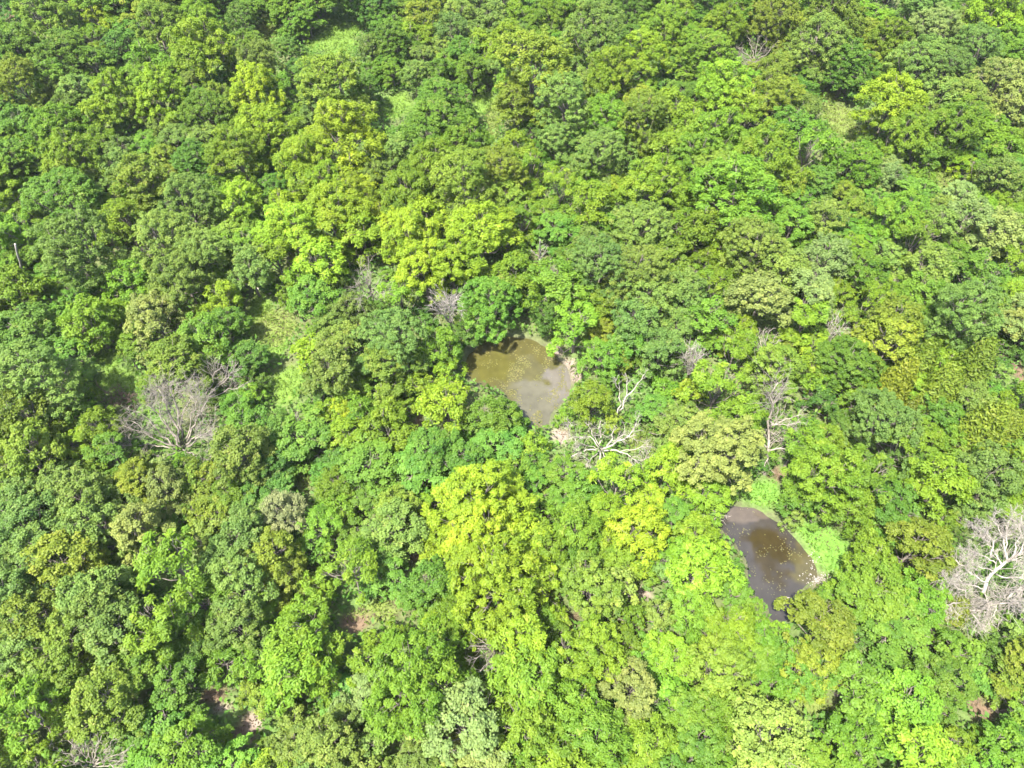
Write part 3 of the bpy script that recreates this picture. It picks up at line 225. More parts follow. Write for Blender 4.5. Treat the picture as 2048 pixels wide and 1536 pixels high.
DEAD = {
'fan':[(0.13,[(-32.87,35.76,0.3),(-32.87,36.3,1.6),(-33.3,36.51,2.9),(-34.08,36.87,4.2),(-34.85,37.43,5.5)]),(0.14,[(-33.02,36.11,0.3),(-32.92,36.49,1.85),(-33.21,37.58,3.4),(-33.45,38.22,4.95),(-33.69,38.75,6.5)]),(0.13,[(-32.93,36.74,0.6),(-32.59,37.37,2.2),(-32.74,38.19,3.8),(-32.94,38.72,5.4),(-32.55,39.09,7.0)]),(0.08,[(-33.18,37.29,1.5),(-32.39,37.6,2.75),(-31.72,38.46,4.0),(-30.91,38.83,5.25),(-30.13,38.52,6.5)]),(0.1,[(-32.51,36.4,0.4),(-31.22,37.5,2.27),(-30.05,37.49,4.13),(-28.99,37.26,6.0)]),(0.1,[(-32.41,35.88,0.3),(-31.03,35.33,1.87),(-29.42,35.38,3.43),(-27.91,35.34,5.0)]),(0.1,[(-33.37,35.76,0.3),(-34.05,35.97,1.48),(-34.64,36.44,2.65),(-34.86,36.72,3.83),(-35.64,36.86,5.0)]),(0.09,[(-33.44,35.65,0.3),(-35.4,36.17,1.33),(-36.43,36.34,2.37),(-37.38,36.19,3.4)]),(0.09,[(-33.4,35.53,0.3),(-35.69,35.65,1.07),(-36.66,34.96,1.83),(-37.44,34.72,2.6)]),(0.08,[(-32.71,35.53,0.3),(-30.76,34.35,1.25),(-28.81,33.74,2.2)]),(0.07,[(-32.97,35.42,0.3),(-33.55,34.46,1.15),(-33.73,33.31,2.0)]),(0.08,[(-32.52,36.05,0.4),(-30.19,35.67,2.7),(-27.99,34.35,5.0)]),(0.09,[(-33.0,35.88,0.3),(-33.32,36.35,1.6),(-34.15,37.26,2.9),(-34.59,38.27,4.2),(-34.4,38.77,5.5)]),(0.09,[(-32.87,36.46,0.3),(-31.85,37.27,2.27),(-30.8,37.54,4.23),(-29.69,37.52,6.2)]),(0.08,[(-33.15,35.71,0.3),(-34.34,35.71,1.53),(-35.37,35.97,2.77),(-36.46,36.55,4.0)]),(0.08,[(-33.0,36.23,0.3),(-32.97,37.28,1.8),(-33.23,38.35,3.3),(-34.11,39.09,4.8),(-33.62,39.19,6.3)])],
'fan_behind':[(0.09,[(-31.75,41.4,1.0),(-30.49,41.41,2.83),(-29.54,41.36,4.67),(-28.15,41.45,6.5)]),(0.07,[(-31.64,41.59,1.0),(-29.84,41.22,2.67),(-28.68,41.24,4.33),(-27.78,41.22,6.0)]),(0.07,[(-31.58,41.34,1.0),(-28.73,41.21,2.5),(-26.45,40.56,4.0)]),(0.07,[(-31.75,41.4,1.0),(-30.97,40.74,3.25),(-30.42,39.84,5.5)]),(0.06,[(-31.49,41.59,1.0),(-29.37,41.38,3.3),(-27.15,41.09,5.6)])],
'bleached':[(0.14300000000000002,[(8.93,35.54,0.2),(8.8,36.41,1.6),(8.46,36.39,3.0)]),(0.07150000000000001,[(8.55,35.17,1.2),(7.52,35.86,2.3),(5.57,35.07,3.4)]),(0.033,[(5.75,36.24,1.5),(5.48,36.44,2.75),(5.4,36.43,4.0)]),(0.08800000000000001,[(8.55,34.89,1.0),(6.9,34.82,1.4),(5.61,33.75,1.8),(4.92,32.7,2.2),(5.14,31.89,2.6)]),(0.0825,[(8.65,34.89,1.0),(8.45,33.1,1.7),(7.85,31.68,2.4)]),(0.0495,[(8.44,34.72,1.0),(7.69,33.7,1.6),(6.99,32.65,2.2)]),(0.11000000000000001,[(8.92,35.17,1.0),(9.96,35.23,1.75),(11.26,35.62,2.5),(12.02,36.12,3.25),(12.0,36.49,4.0)]),(0.0825,[(9.03,35.07,0.8),(10.62,34.75,1.15),(11.61,33.93,1.5),(12.54,33.23,1.85),(12.98,33.41,2.2)]),(0.132,[(9.32,35.34,1.0),(9.58,35.3,2.2),(9.82,35.91,3.4)]),(0.0495,[(8.85,34.89,1.0),(9.08,33.34,1.75),(8.5,31.84,2.5)]),(0.05500000000000001,[(8.67,35.34,1.2),(7.84,36.12,2.25),(7.34,36.6,3.3)]),(0.044000000000000004,[(8.62,35.12,1.0),(7.07,35.14,2.0),(5.97,34.15,3.0)]),(0.05500000000000001,[(10.59,34.95,0.8),(11.91,34.76,1.7),(13.0,34.5,2.6)])],
'snag':[(0.1,[(10.48,38.5,1.0),(10.82,39.0,2.33),(10.76,40.81,3.67),(10.31,40.32,5.0)]),(0.09,[(10.66,38.51,2.8),(11.26,39.21,4.03),(11.83,39.35,5.27),(12.79,40.11,6.5)]),(0.06,[(11.26,39.23,4.0),(11.18,39.79,5.4),(10.89,40.19,6.8)]),(0.03,[(10.64,39.96,4.0),(10.14,40.08,5.0),(9.93,40.19,6.0)])],
'pale_tall':[(0.2,[(24.52,32.79,0.2),(25.15,36.36,2.15),(24.49,36.65,4.1),(24.51,37.28,6.05),(24.23,37.84,8.0)]),(0.1,[(24.54,35.87,4.0),(25.71,35.89,4.83),(26.17,35.79,5.67),(26.6,35.46,6.5)]),(0.08,[(24.76,37.37,5.0),(25.26,37.6,6.0),(25.78,37.19,7.0)]),(0.08,[(24.24,33.98,3.0),(23.38,34.18,3.5),(22.63,33.98,4.0)]),(0.08,[(24.44,34.0,2.5),(25.75,34.01,2.87),(26.73,33.62,3.23),(27.46,33.46,3.6)]),(0.08,[(24.53,33.75,2.0),(24.17,32.94,1.5),(24.06,32.4,1.0)]),(0.07,[(24.24,35.67,5.0),(24.9,34.71,5.8),(26.09,34.47,6.6)]),(0.06,[(24.94,37.77,5.0),(25.38,38.06,6.25),(25.24,37.91,7.5)])],
'forked':[(0.08,[(-6.73,50.55,1.5),(-7.44,50.04,4.1),(-8.55,49.67,6.71)]),(0.08,[(-6.73,50.55,1.5),(-7.37,49.99,4.27),(-8.01,49.85,7.04)]),(0.08,[(-6.73,50.55,1.5),(-7.01,49.82,4.38),(-7.37,48.95,7.26)]),(0.08,[(-6.73,50.55,1.5),(-6.72,50.33,4.05),(-6.98,50.26,6.61)]),(0.08,[(-6.73,50.55,1.5),(-6.39,49.66,4.35),(-6.21,49.28,7.2)]),(0.08,[(-6.73,50.55,1.5),(-6.25,49.51,4.8),(-5.78,48.98,8.11)]),(0.08,[(-6.73,50.55,1.5),(-6.23,49.57,4.37),(-5.61,48.54,7.24)]),(0.08,[(-6.73,50.55,1.5),(-7.58,49.71,4.06),(-8.33,48.7,6.62)])],
'twin':[(0.08,[(-15.91,54.91,1.5),(-16.22,54.78,4.16),(-16.82,54.84,6.81)]),(0.08,[(-15.91,54.91,1.5),(-15.82,55.21,3.87),(-15.63,55.81,6.25)]),(0.08,[(-15.91,54.91,1.5),(-15.99,53.96,4.23),(-16.02,52.96,6.96)]),(0.08,[(-15.91,54.91,1.5),(-14.51,52.63,4.28),(-13.3,50.54,7.06)]),(0.08,[(-15.91,54.91,1.5),(-16.45,53.85,3.43),(-17.43,52.53,5.36)]),(0.08,[(-15.91,54.91,1.5),(-15.32,53.89,3.59),(-14.47,52.96,5.68)]),(0.08,[(-15.91,54.91,1.5),(-16.06,52.12,4.04),(-16.02,49.57,6.58)])],
'stump':[(0.2,[(3.14,57.07,3.0),(3.09,56.85,6.0),(2.82,55.96,9.0)]),(0.09,[(3.07,56.06,6.0),(3.45,55.38,7.25),(3.72,55.43,8.5)]),(0.06,[(3.03,56.45,6.0),(2.41,56.48,6.5),(2.07,56.57,7.0)]),(0.07,[(3.12,56.47,5.0),(3.64,55.8,5.5),(3.94,55.6,6.0)])],
'feather':[(0.05,[(18.74,44.34,0.6),(18.13,43.89,2.92),(17.49,44.02,5.23)]),(0.05,[(18.74,44.34,0.6),(18.4,44.49,2.9),(17.88,44.56,5.2)]),(0.05,[(18.74,44.34,0.6),(18.37,44.27,3.29),(18.06,44.12,5.97)]),(0.05,[(18.74,44.34,0.6),(18.57,44.42,2.7),(18.77,44.88,4.81)]),(0.05,[(18.74,44.34,0.6),(18.53,43.8,3.15),(18.76,43.77,5.7)]),(0.05,[(18.74,44.34,0.6),(18.88,43.69,3.12),(19.05,43.31,5.64)]),(0.05,[(18.74,44.34,0.6),(18.82,43.34,2.97),(19.23,42.78,5.34)]),(0.05,[(18.74,44.34,0.6),(18.07,44.02,2.55),(17.39,43.64,4.49)]),(0.05,[(18.74,44.34,0.6),(18.61,44.38,2.55),(18.24,44.61,4.5)]),(0.05,[(18.74,44.34,0.6),(18.69,43.83,3.09),(18.52,43.35,5.58)])],
'small_a':[(0.05,[(27.43,47.48,0.4),(26.23,47.41,2.05),(25.23,47.62,3.69)]),(0.05,[(27.43,47.48,0.4),(26.81,47.8,1.73),(26.19,48.56,3.07)]),(0.05,[(27.43,47.48,0.4),(27.14,47.76,1.87),(26.65,48.12,3.34)]),(0.05,[(27.43,47.48,0.4),(27.14,47.57,2.11),(27.19,47.85,3.83)]),(0.05,[(27.43,47.48,0.4),(27.63,47.42,2.06),(27.81,47.38,3.73)]),(0.05,[(27.43,47.48,0.4),(27.75,47.14,1.72),(28.23,47.14,3.03)]),(0.05,[(27.43,47.48,0.4),(26.25,47.0,1.84),(25.29,46.8,3.27)])],
'small_b':[(0.05,[(34.58,48.8,0.6),(34.22,48.74,2.12),(33.75,49.05,3.64)]),(0.05,[(34.58,48.8,0.6),(34.36,49.16,2.27),(34.26,49.57,3.93)]),(0.05,[(34.58,48.8,0.6),(34.5,49.02,2.57),(34.52,49.4,4.53)]),(0.05,[(34.58,48.8,0.6),(34.52,48.81,2.55),(34.98,49.08,4.49)]),(0.05,[(34.58,48.8,0.6),(34.81,48.38,2.51),(35.02,48.38,4.41)]),(0.05,[(34.58,48.8,0.6),(34.16,47.92,2.75),(34.12,46.93,4.9)])],
'small_c':[(0.05,[(37.79,48.38,0.5),(36.83,48.23,1.82),(35.98,48.15,3.15)]),(0.05,[(37.79,48.38,0.5),(37.02,48.19,2.09),(36.28,48.11,3.69)]),(0.05,[(37.79,48.38,0.5),(37.52,48.1,1.95),(37.17,48.21,3.4)]),(0.05,[(37.79,48.38,0.5),(37.64,47.75,1.97),(37.63,47.49,3.44)]),(0.05,[(37.79,48.38,0.5),(37.33,47.68,1.8),(37.24,46.95,3.09)])],
'canes':[(0.045,[(-31.6,7.67,0.2),(-32.2,7.91,1.26),(-33.26,8.38,2.31)]),(0.045,[(-31.6,7.67,0.2),(-32.11,8.39,1.22),(-32.96,9.06,2.24)]),(0.045,[(-31.6,7.67,0.2),(-31.93,8.39,1.2),(-32.36,9.4,2.19)]),(0.045,[(-31.6,7.67,0.2),(-31.42,8.59,1.18),(-31.51,9.58,2.15)]),(0.045,[(-31.6,7.67,0.2),(-31.05,8.47,1.33),(-30.43,9.36,2.46)]),(0.045,[(-31.6,7.67,0.2),(-30.64,8.37,1.28),(-29.47,9.04,2.35)]),(0.045,[(-31.6,7.67,0.2),(-30.04,8.06,1.18),(-28.41,8.47,2.16)]),(0.045,[(-31.6,7.67,0.2),(-32.32,7.74,1.28),(-33.21,7.72,2.36)]),(0.045,[(-31.6,7.67,0.2),(-29.97,7.79,1.19),(-28.02,7.74,2.18)]),(0.045,[(-31.6,7.67,0.2),(-31.93,8.19,1.36),(-32.31,8.68,2.51)]),(0.045,[(-31.6,7.67,0.2),(-30.61,8.12,1.27),(-29.74,8.71,2.35)]),(0.045,[(-31.6,7.67,0.2),(-32.03,7.59,1.25),(-32.68,7.4,2.29)]),(0.045,[(-31.6,7.67,0.2),(-29.96,7.41,1.38),(-28.13,7.24,2.55)]),(0.045,[(-31.6,7.67,0.2),(-31.59,8.27,1.35),(-31.53,9.08,2.51)]),(0.045,[(-31.6,7.67,0.2),(-31.03,8.28,1.41),(-30.49,8.93,2.63)])],
'twiggy':[(0.06,[(-1.37,15.69,2.0),(-2.22,15.91,3.11),(-3.18,16.31,4.21)]),(0.06,[(-1.37,15.69,2.0),(-2.14,15.54,2.91),(-3.28,15.5,3.81)]),(0.06,[(-1.37,15.69,2.0),(-2.04,14.9,3.53),(-2.8,14.21,5.06)]),(0.06,[(-1.37,15.69,2.0),(-1.71,14.57,3.22),(-2.35,13.49,4.43)]),(0.06,[(-1.37,15.69,2.0),(-1.64,15.7,3.25),(-2.02,15.77,4.49)]),(0.06,[(-1.37,15.69,2.0),(-1.49,14.65,3.26),(-1.66,13.36,4.52)]),(0.06,[(-1.37,15.69,2.0),(-1.95,15.38,2.96),(-2.68,15.17,3.92)])],
'tangle':[(0.09,[(38.09,105.71,1.0),(35.64,104.25,2.37),(33.04,103.37,3.73)]),(0.09,[(38.09,105.71,1.0),(36.6,105.42,2.31),(34.61,105.89,3.63)]),(0.09,[(38.09,105.71,1.0),(37.68,106.35,2.39),(36.88,107.4,3.78)]),(0.09,[(38.09,105.71,1.0),(38.49,105.46,2.83),(39.08,105.43,4.65)]),(0.09,[(38.09,105.71,1.0),(39.09,104.51,2.69),(40.11,103.88,4.39)]),(0.09,[(38.09,105.71,1.0),(38.11,103.52,2.35),(38.73,101.44,3.69)]),(0.09,[(38.09,105.71,1.0),(36.01,102.41,2.48),(33.63,99.59,3.95)]),(0.09,[(38.09,105.71,1.0),(38.07,106.28,2.8),(38.21,106.7,4.61)])],
'white':[(0.18700000000000003,[(47.25,22.65,2.4),(43.36,20.91,2.12),(41.6,19.85,1.84),(40.46,19.35,1.56),(38.57,18.85,1.28),(38.11,18.69,1.0)]),(0.165,[(39.61,20.26,2.0),(39.84,20.98,2.5),(40.53,21.71,3.0),(41.35,22.34,3.5),(42.31,22.72,4.0),(43.11,23.22,4.5),(45.07,24.25,5.0)]),(0.07700000000000001,[(41.09,22.25,4.4),(40.89,22.91,4.8),(41.02,23.89,5.2),(40.68,24.52,5.6),(40.05,25.38,6.0)]),(0.07150000000000001,[(39.91,22.55,4.2),(40.09,22.89,4.65),(40.03,23.58,5.1),(39.5,24.32,5.55),(38.12,24.52,6.0)]),(0.08800000000000001,[(38.29,18.79,1.2),(38.24,19.83,1.9),(37.63,20.18,2.6),(36.55,20.61,3.3),(35.51,20.65,4.0)]),(0.066,[(37.91,19.54,2.0),(36.58,19.34,2.33),(35.53,18.86,2.67),(34.42,18.3,3.0)]),(0.066,[(39.45,20.69,3.3),(38.35,20.92,3.73),(37.59,21.48,4.17),(36.72,22.08,4.6)]),(0.060500000000000005,[(40.3,22.02,4.0),(39.05,22.6,4.5),(37.8,22.74,5.0)]),(0.05500000000000001,[(41.16,23.09,4.6),(41.52,24.77,5.55),(41.64,25.46,6.5)]),(0.060500000000000005,[(41.4,22.34,4.5),(42.07,23.81,5.5),(42.26,25.14,6.5)]),(0.07150000000000001,[(40.63,21.53,3.0),(41.04,20.79,3.5),(41.51,20.82,4.0),(42.65,21.39,4.5)]),(0.05500000000000001,[(39.73,20.35,2.0),(39.66,19.54,2.0),(39.55,18.83,2.0)]),(0.066,[(38.28,18.74,1.5),(38.8,18.11,1.25),(38.98,17.49,1.0)]),(0.05500000000000001,[(40.3,19.25,2.0),(39.79,18.5,2.0),(39.13,17.88,2.0)]),(0.05500000000000001,[(40.69,21.93,4.0),(39.85,23.47,4.75),(38.95,23.81,5.5)]),(0.05500000000000001,[(40.17,21.52,3.5),(38.26,21.92,4.25),(37.25,22.48,5.0)]),(0.05500000000000001,[(39.15,20.25,3.0),(37.48,20.49,3.5),(36.65,21.16,4.0)]),(0.060500000000000005,[(41.91,22.48,4.8),(43.07,24.41,5.65),(43.4,25.37,6.5)]),(0.05500000000000001,[(41.38,19.81,2.2),(41.88,20.28,2.9),(42.31,19.83,3.6)]),(0.05500000000000001,[(42.45,20.39,2.0),(41.77,19.13,2.6),(41.69,18.32,3.2)])],
'brush':[(0.035,[(-41.72,41.12,0.1),(-41.13,41.0,0.26),(-40.53,40.88,0.42)]),(0.035,[(-42.31,41.73,0.1),(-41.79,41.29,0.51),(-41.28,40.89,0.92)]),(0.035,[(-41.92,41.67,0.1),(-41.74,41.8,0.66),(-41.5,41.79,1.22)]),(0.035,[(-40.2,40.81,0.1),(-39.65,40.67,0.2),(-39.1,40.55,0.3)]),(0.035,[(-40.88,42.62,0.1),(-41.14,42.29,0.29),(-41.42,42.01,0.48)]),(0.035,[(-42.04,41.96,0.1),(-42.07,41.31,0.56),(-42.12,40.75,1.02)]),(0.035,[(-42.08,40.96,0.1),(-42.11,41.0,0.57),(-42.11,40.95,1.05)]),(0.035,[(-42.51,42.3,0.1),(-42.81,42.53,0.32),(-43.07,42.66,0.55)]),(0.035,[(-41.97,40.7,0.1),(-41.59,40.47,0.28),(-41.22,40.26,0.46)]),(0.035,[(-43.15,42.74,0.1),(-43.32,42.89,0.25),(-43.46,42.98,0.4)]),(0.035,[(-40.65,42.49,0.1),(-40.44,42.03,0.28),(-40.24,41.66,0.47)]),(0.035,[(-41.22,41.88,0.1),(-41.19,42.08,0.32),(-41.13,42.19,0.54)]),(0.035,[(-41.26,42.55,0.1),(-40.91,42.49,0.48),(-40.55,42.38,0.86)]),(0.035,[(-42.58,42.53,0.1),(-42.08,42.57,0.45),(-41.55,42.53,0.8)]),(0.035,[(-41.36,41.3,0.1),(-40.79,40.86,0.45),(-40.24,40.47,0.8)]),(0.035,[(-43.03,42.63,0.1),(-42.27,42.12,0.68),(-41.53,41.64,1.27)]),(0.035,[(-40.83,41.84,0.1),(-39.97,41.31,0.52),(-39.13,40.84,0.94)]),(0.035,[(-42.01,41.81,0.1),(-41.81,41.45,0.23),(-41.64,41.15,0.36)]),(0.035,[(-41.56,42.12,0.1),(-41.03,41.85,0.62),(-40.49,41.55,1.14)]),(0.035,[(-40.54,41.03,0.1),(-39.87,40.86,0.62),(-39.19,40.64,1.14)]),(0.035,[(-41.17,41.7,0.1),(-40.6,41.7,0.45),(-40.02,41.63,0.8)]),(0.035,[(-41.3,41.68,0.1),(-41.39,41.44,0.56),(-41.47,41.19,1.02)]),(0.035,[(-41.6,42.15,0.1),(-41.12,41.63,0.49),(-40.66,41.18,0.88)]),(0.035,[(-41.68,42.81,0.1),(-41.21,42.35,0.26),(-40.77,41.97,0.41)]),(0.035,[(-40.93,40.9,0.1),(-40.67,41.09,0.48),(-40.38,41.17,0.87)]),(0.035,[(-42.11,41.17,0.1),(-41.61,40.25,0.68),(-41.15,39.47,1.26)])],
'shore_branches':[(0.06,[(18.48,27.67,0.6),(19.06,27.88,1.2),(19.39,27.5,1.8)]),(0.05,[(18.35,28.01,0.4),(18.88,27.33,0.8),(19.11,27.39,1.2)]),(0.05,[(17.31,28.77,0.4),(17.31,28.03,0.9),(16.71,27.2,1.4)]),(0.05,[(17.48,28.36,0.4),(16.7,28.52,0.7),(16.53,29.09,1.0)])],
}
LOGS = {'pond_log':(0.16,[(-16.08,44.39,0.35),(-14.33,44.46,0.35),(-12.35,44.33,0.35)]),'glade_log':(0.14,[(-30.71,57.55,0.3),(-29.48,56.9,0.4),(-28.02,56.16,0.5)]),'log_a':(0.17,[(57.55,69.59,1.2),(58.3,68.88,1.4),(58.81,67.9,1.6)]),'log_b':(0.15,[(57.36,69.16,1.0),(58.13,68.42,1.15),(58.57,67.5,1.3)]),'pond_stick':(0.05,[(22.89,20.39,-0.27),(23.51,20.5,-0.09),(24.13,20.62,0.1)]),'pole':(0.17,[(-57.52,57.68,0.0),(-54.83,56.57,4.75),(-52.03,54.81,9.5)])}

# ------------------------------------------------------------------ helpers
def link(o, parent=None):
    C.objects.link(o)
    if parent is not None:
        o.parent = parent
    return o

def tag(o, label=None, cat=None, group=None, kind=None):
    if label: o['label'] = label
    if cat: o['category'] = cat
    if group: o['group'] = group
    if kind: o['kind'] = kind
    return o

def mesh_np(name, verts, faces, mat, attrs=None, smooth=False):
    """verts (n,3), faces (m,3|4) arrays -> mesh; attrs: {name: (domain, type, data)}"""
    me = bpy.data.meshes.new(name)
    verts = np.asarray(verts, np.float32); faces = np.asarray(faces, np.int32)
    m, k = faces.shape
    me.vertices.add(len(verts)); me.vertices.foreach_set('co', verts.ravel())
    me.loops.add(m * k); me.loops.foreach_set('vertex_index', faces.ravel())
    me.polygons.add(m)
    me.polygons.foreach_set('loop_start', np.arange(0, m * k, k, dtype=np.int32))
    me.polygons.foreach_set('loop_total', np.full(m, k, np.int32))
    if smooth: me.polygons.foreach_set('use_smooth', np.ones(m, bool))
    for an, (dom, typ, data) in (attrs or {}).items():
        a = me.attributes.new(an, typ, dom)
        a.data.foreach_set('color' if typ == 'FLOAT_COLOR' else 'value', np.asarray(data, np.float32).ravel())
    me.update(calc_edges=True)
    if mat: me.materials.append(mat)
    return me

def tubes(paths, sides=6):
    """paths: list of (points (n,3), radii (n)) -> verts, faces"""
    V, Fc, off = [], [], 0
    ang = np.linspace(0, 2 * np.pi, sides, endpoint=False)
    for pts, rad in paths:
        pts = np.asarray(pts, float); n = len(pts)
        tan = np.gradient(pts, axis=0); tan /= np.linalg.norm(tan, axis=1)[:, None] + 1e-9
        ref = np.array([0.31, 0.87, 0.38]) if abs(tan[0][2]) > .8 else np.array([0, 0, 1.])
        a = np.cross(tan, ref); a /= np.linalg.norm(a, axis=1)[:, None] + 1e-9
        b = np.cross(tan, a)
        r = np.asarray(rad, float)[:, None, None]
        ring = pts[:, None, :] + r * (np.cos(ang)[None, :, None] * a[:, None, :] + np.sin(ang)[None, :, None] * b[:, None, :])
        V.append(ring.reshape(-1, 3))
        i = np.arange(n - 1)[:, None] * sides; j = np.arange(sides)[None, :]; j2 = (j + 1) % sides
        f = np.stack([i + j, i + j2, i + sides + j2, i + sides + j], -1).reshape(-1, 4) + off
        Fc.append(f)
        if sides == 4 or sides == 6:                       # closed ends
            cap0 = off + np.arange(sides); cap1 = off + (n - 1) * sides + np.arange(sides)
            for cp in (cap0[::-1], cap1):
                Fc.append(np.array([[cp[0], cp[1], cp[2], cp[3]]]))
                if sides == 6: Fc.append(np.array([[cp[0], cp[3], cp[4], cp[5]]]))
        off += n * sides
    return np.concatenate(V), np.concatenate(Fc)

def unit(v):
    return v / (np.linalg.norm(v, axis=-1, keepdims=True) + 1e-9)

class Noise2:
    """smooth value noise used to shape the terrain and patch edges"""
    def __init__(s, seed): s.t = np.random.default_rng(seed).random((256, 256))
    def __call__(s, x, y):
        x = np.asarray(x, float); y = np.asarray(y, float)
        xi = np.floor(x).astype(int); yi = np.floor(y).astype(int)
        fx = x - xi; fy = y - yi; fx = fx * fx * (3 - 2 * fx); fy = fy * fy * (3 - 2 * fy)
        g = lambda a, b: s.t[a % 256, b % 256]
        return (g(xi, yi) * (1 - fx) + g(xi + 1, yi) * fx) * (1 - fy) + (g(xi, yi + 1) * (1 - fx) + g(xi + 1, yi + 1) * fx) * fy
N1, N2, N3 = Noise2(1), Noise2(2), Noise2(3)

# ------------------------------------------------------------------ materials
def new_mat(name):
    m = bpy.data.materials.new(name); m.use_nodes = True
    nt = m.node_tree
    return m, nt, nt.nodes['Principled BSDF'], nt.nodes['Material Output']

def leaf_material():
    # one leaf: the crown's own colour, lighter and yellower or darker from clump to clump, a few dry clumps
    m, nt, p, out = new_mat('leaf')
    n = nt.nodes.new
    oi = n('ShaderNodeObjectInfo')
    at = n('ShaderNodeAttribute'); at.attribute_name = 'tone'
    br = n('ShaderNodeHueSaturation')
    mr = n('ShaderNodeMapRange'); mr.inputs['To Min'].default_value = 0.7; mr.inputs['To Max'].default_value = 1.3
    nt.links.new(at.outputs['Fac'], mr.inputs['Value'])
    mh = n('ShaderNodeMapRange'); mh.inputs['To Min'].default_value = 0.516; mh.inputs['To Max'].default_value = 0.482
    nt.links.new(at.outputs['Fac'], mh.inputs['Value'])
    nt.links.new(oi.outputs['Color'], br.inputs['Color'])
    nt.links.new(mr.outputs[0], br.inputs['Value'])
    nt.links.new(mh.outputs[0], br.inputs['Hue'])
    p.inputs['Roughness'].default_value = 0.6
    p.inputs['Specular IOR Level'].default_value = 0.18
    dr = n('ShaderNodeMapRange'); dr.inputs['From Min'].default_value = .86; dr.inputs['From Max'].default_value = .98; dr.inputs['To Max'].default_value = .55
    nt.links.new(at.outputs['Fac'], dr.inputs['Value'])
    dry = n('ShaderNodeMixRGB'); dry.inputs['Color2'].default_value = (.17, .15, .045, 1)
    nt.links.new(dr.outputs[0], dry.inputs['Fac']); nt.links.new(br.outputs[0], dry.inputs['Color1'])
    br = dry
    nt.links.new(br.outputs[0], p.inputs['Base Color'])
    tr = n('ShaderNodeBsdfTranslucent')
    mul = n('ShaderNodeMixRGB'); mul.blend_type = 'MULTIPLY'; mul.inputs['Fac'].default_value = 1
    mul.inputs['Color2'].default_value = (1.0, 1.2, 0.5, 1)
    nt.links.new(br.outputs[0], mul.inputs['Color1'])
    nt.links.new(mul.outputs[0], tr.inputs['Color'])
    mx = n('ShaderNodeMixShader'); mx.inputs[0].default_value = 0.42
    nt.links.new(p.outputs[0], mx.inputs[1]); nt.links.new(tr.outputs[0], mx.inputs[2])
    nt.links.new(mx.outputs[0], out.inputs['Surface'])
    return m
LEAF = leaf_material()

def bark_material(name, c1, c2, scale=6, rough=.85):
    m, nt, p, out = new_mat(name)
    n = nt.nodes.new
    tc = n('ShaderNodeTexCoord'); no = n('ShaderNodeTexNoise'); no.inputs['Scale'].default_value = scale; no.inputs['Detail'].default_value = 5
    nt.links.new(tc.outputs['Object'], no.inputs['Vector'])
    cr = n('ShaderNodeValToRGB')
    cr.color_ramp.elements[0].position = .3; cr.color_ramp.elements[1].position = .7
    cr.color_ramp.elements[0].color = (*c1, 1); cr.color_ramp.elements[1].color = (*c2, 1)
    nt.links.new(no.outputs['Fac'], cr.inputs['Fac'])
    nt.links.new(cr.outputs[0], p.inputs['Base Color'])
    p.inputs['Roughness'].default_value = rough
    bp = n('ShaderNodeBump'); bp.inputs['Strength'].default_value = .5; bp.inputs['Distance'].default_value = .05
    nt.links.new(no.outputs['Fac'], bp.inputs['Height']); nt.links.new(bp.outputs[0], p.inputs['Normal'])
    return m
BARK = bark_material('bark', (.05, .04, .032), (.13, .11, .09))
DEADWOOD = bark_material('weathered_wood', (.088, .074, .056), (.17, .15, .122))
WHITEWOOD = bark_material('bleached_wood', (.122, .106, .086), (.225, .203, .172))
REDWOOD = bark_material('reddish_dead_wood', (.06, .035, .026), (.12, .075, .056))
STONE = bark_material('pale_stone', (.09, .083, .075), (.165, .152, .14), 3)

def ground_material():
    m, nt, p, out = new_mat('ground_soil')
    n = nt.nodes.new
    at = n('ShaderNodeAttribute'); at.attribute_name = 'soil'
    tc = n('ShaderNodeTexCoord')
    no = n('ShaderNodeTexNoise'); no.inputs['Scale'].default_value = 2.2; no.inputs['Detail'].default_value = 8; no.inputs['Roughness'].default_value = .7
    nt.links.new(tc.outputs['Object'], no.inputs['Vector'])
    mr = n('ShaderNodeMapRange'); mr.inputs['From Min'].default_value = .3; mr.inputs['From Max'].default_value = .7
    mr.inputs['To Min'].default_value = .6; mr.inputs['To Max'].default_value = 1.35
    nt.links.new(no.outputs['Fac'], mr.inputs['Value'])
    hs = n('ShaderNodeHueSaturation')
    nt.links.new(at.outputs['Color'], hs.inputs['Color']); nt.links.new(mr.outputs[0], hs.inputs['Value'])
    nt.links.new(hs.outputs[0], p.inputs['Base Color'])
    p.inputs['Roughness'].default_value = .95; p.inputs['Specular IOR Level'].default_value = .1
    bp = n('ShaderNodeBump'); bp.inputs['Strength'].default_value = .7; bp.inputs['Distance'].default_value = .12
    nt.links.new(no.outputs['Fac'], bp.inputs['Height']); nt.links.new(bp.outputs[0], p.inputs['Normal'])
    return m
GROUND = ground_material()

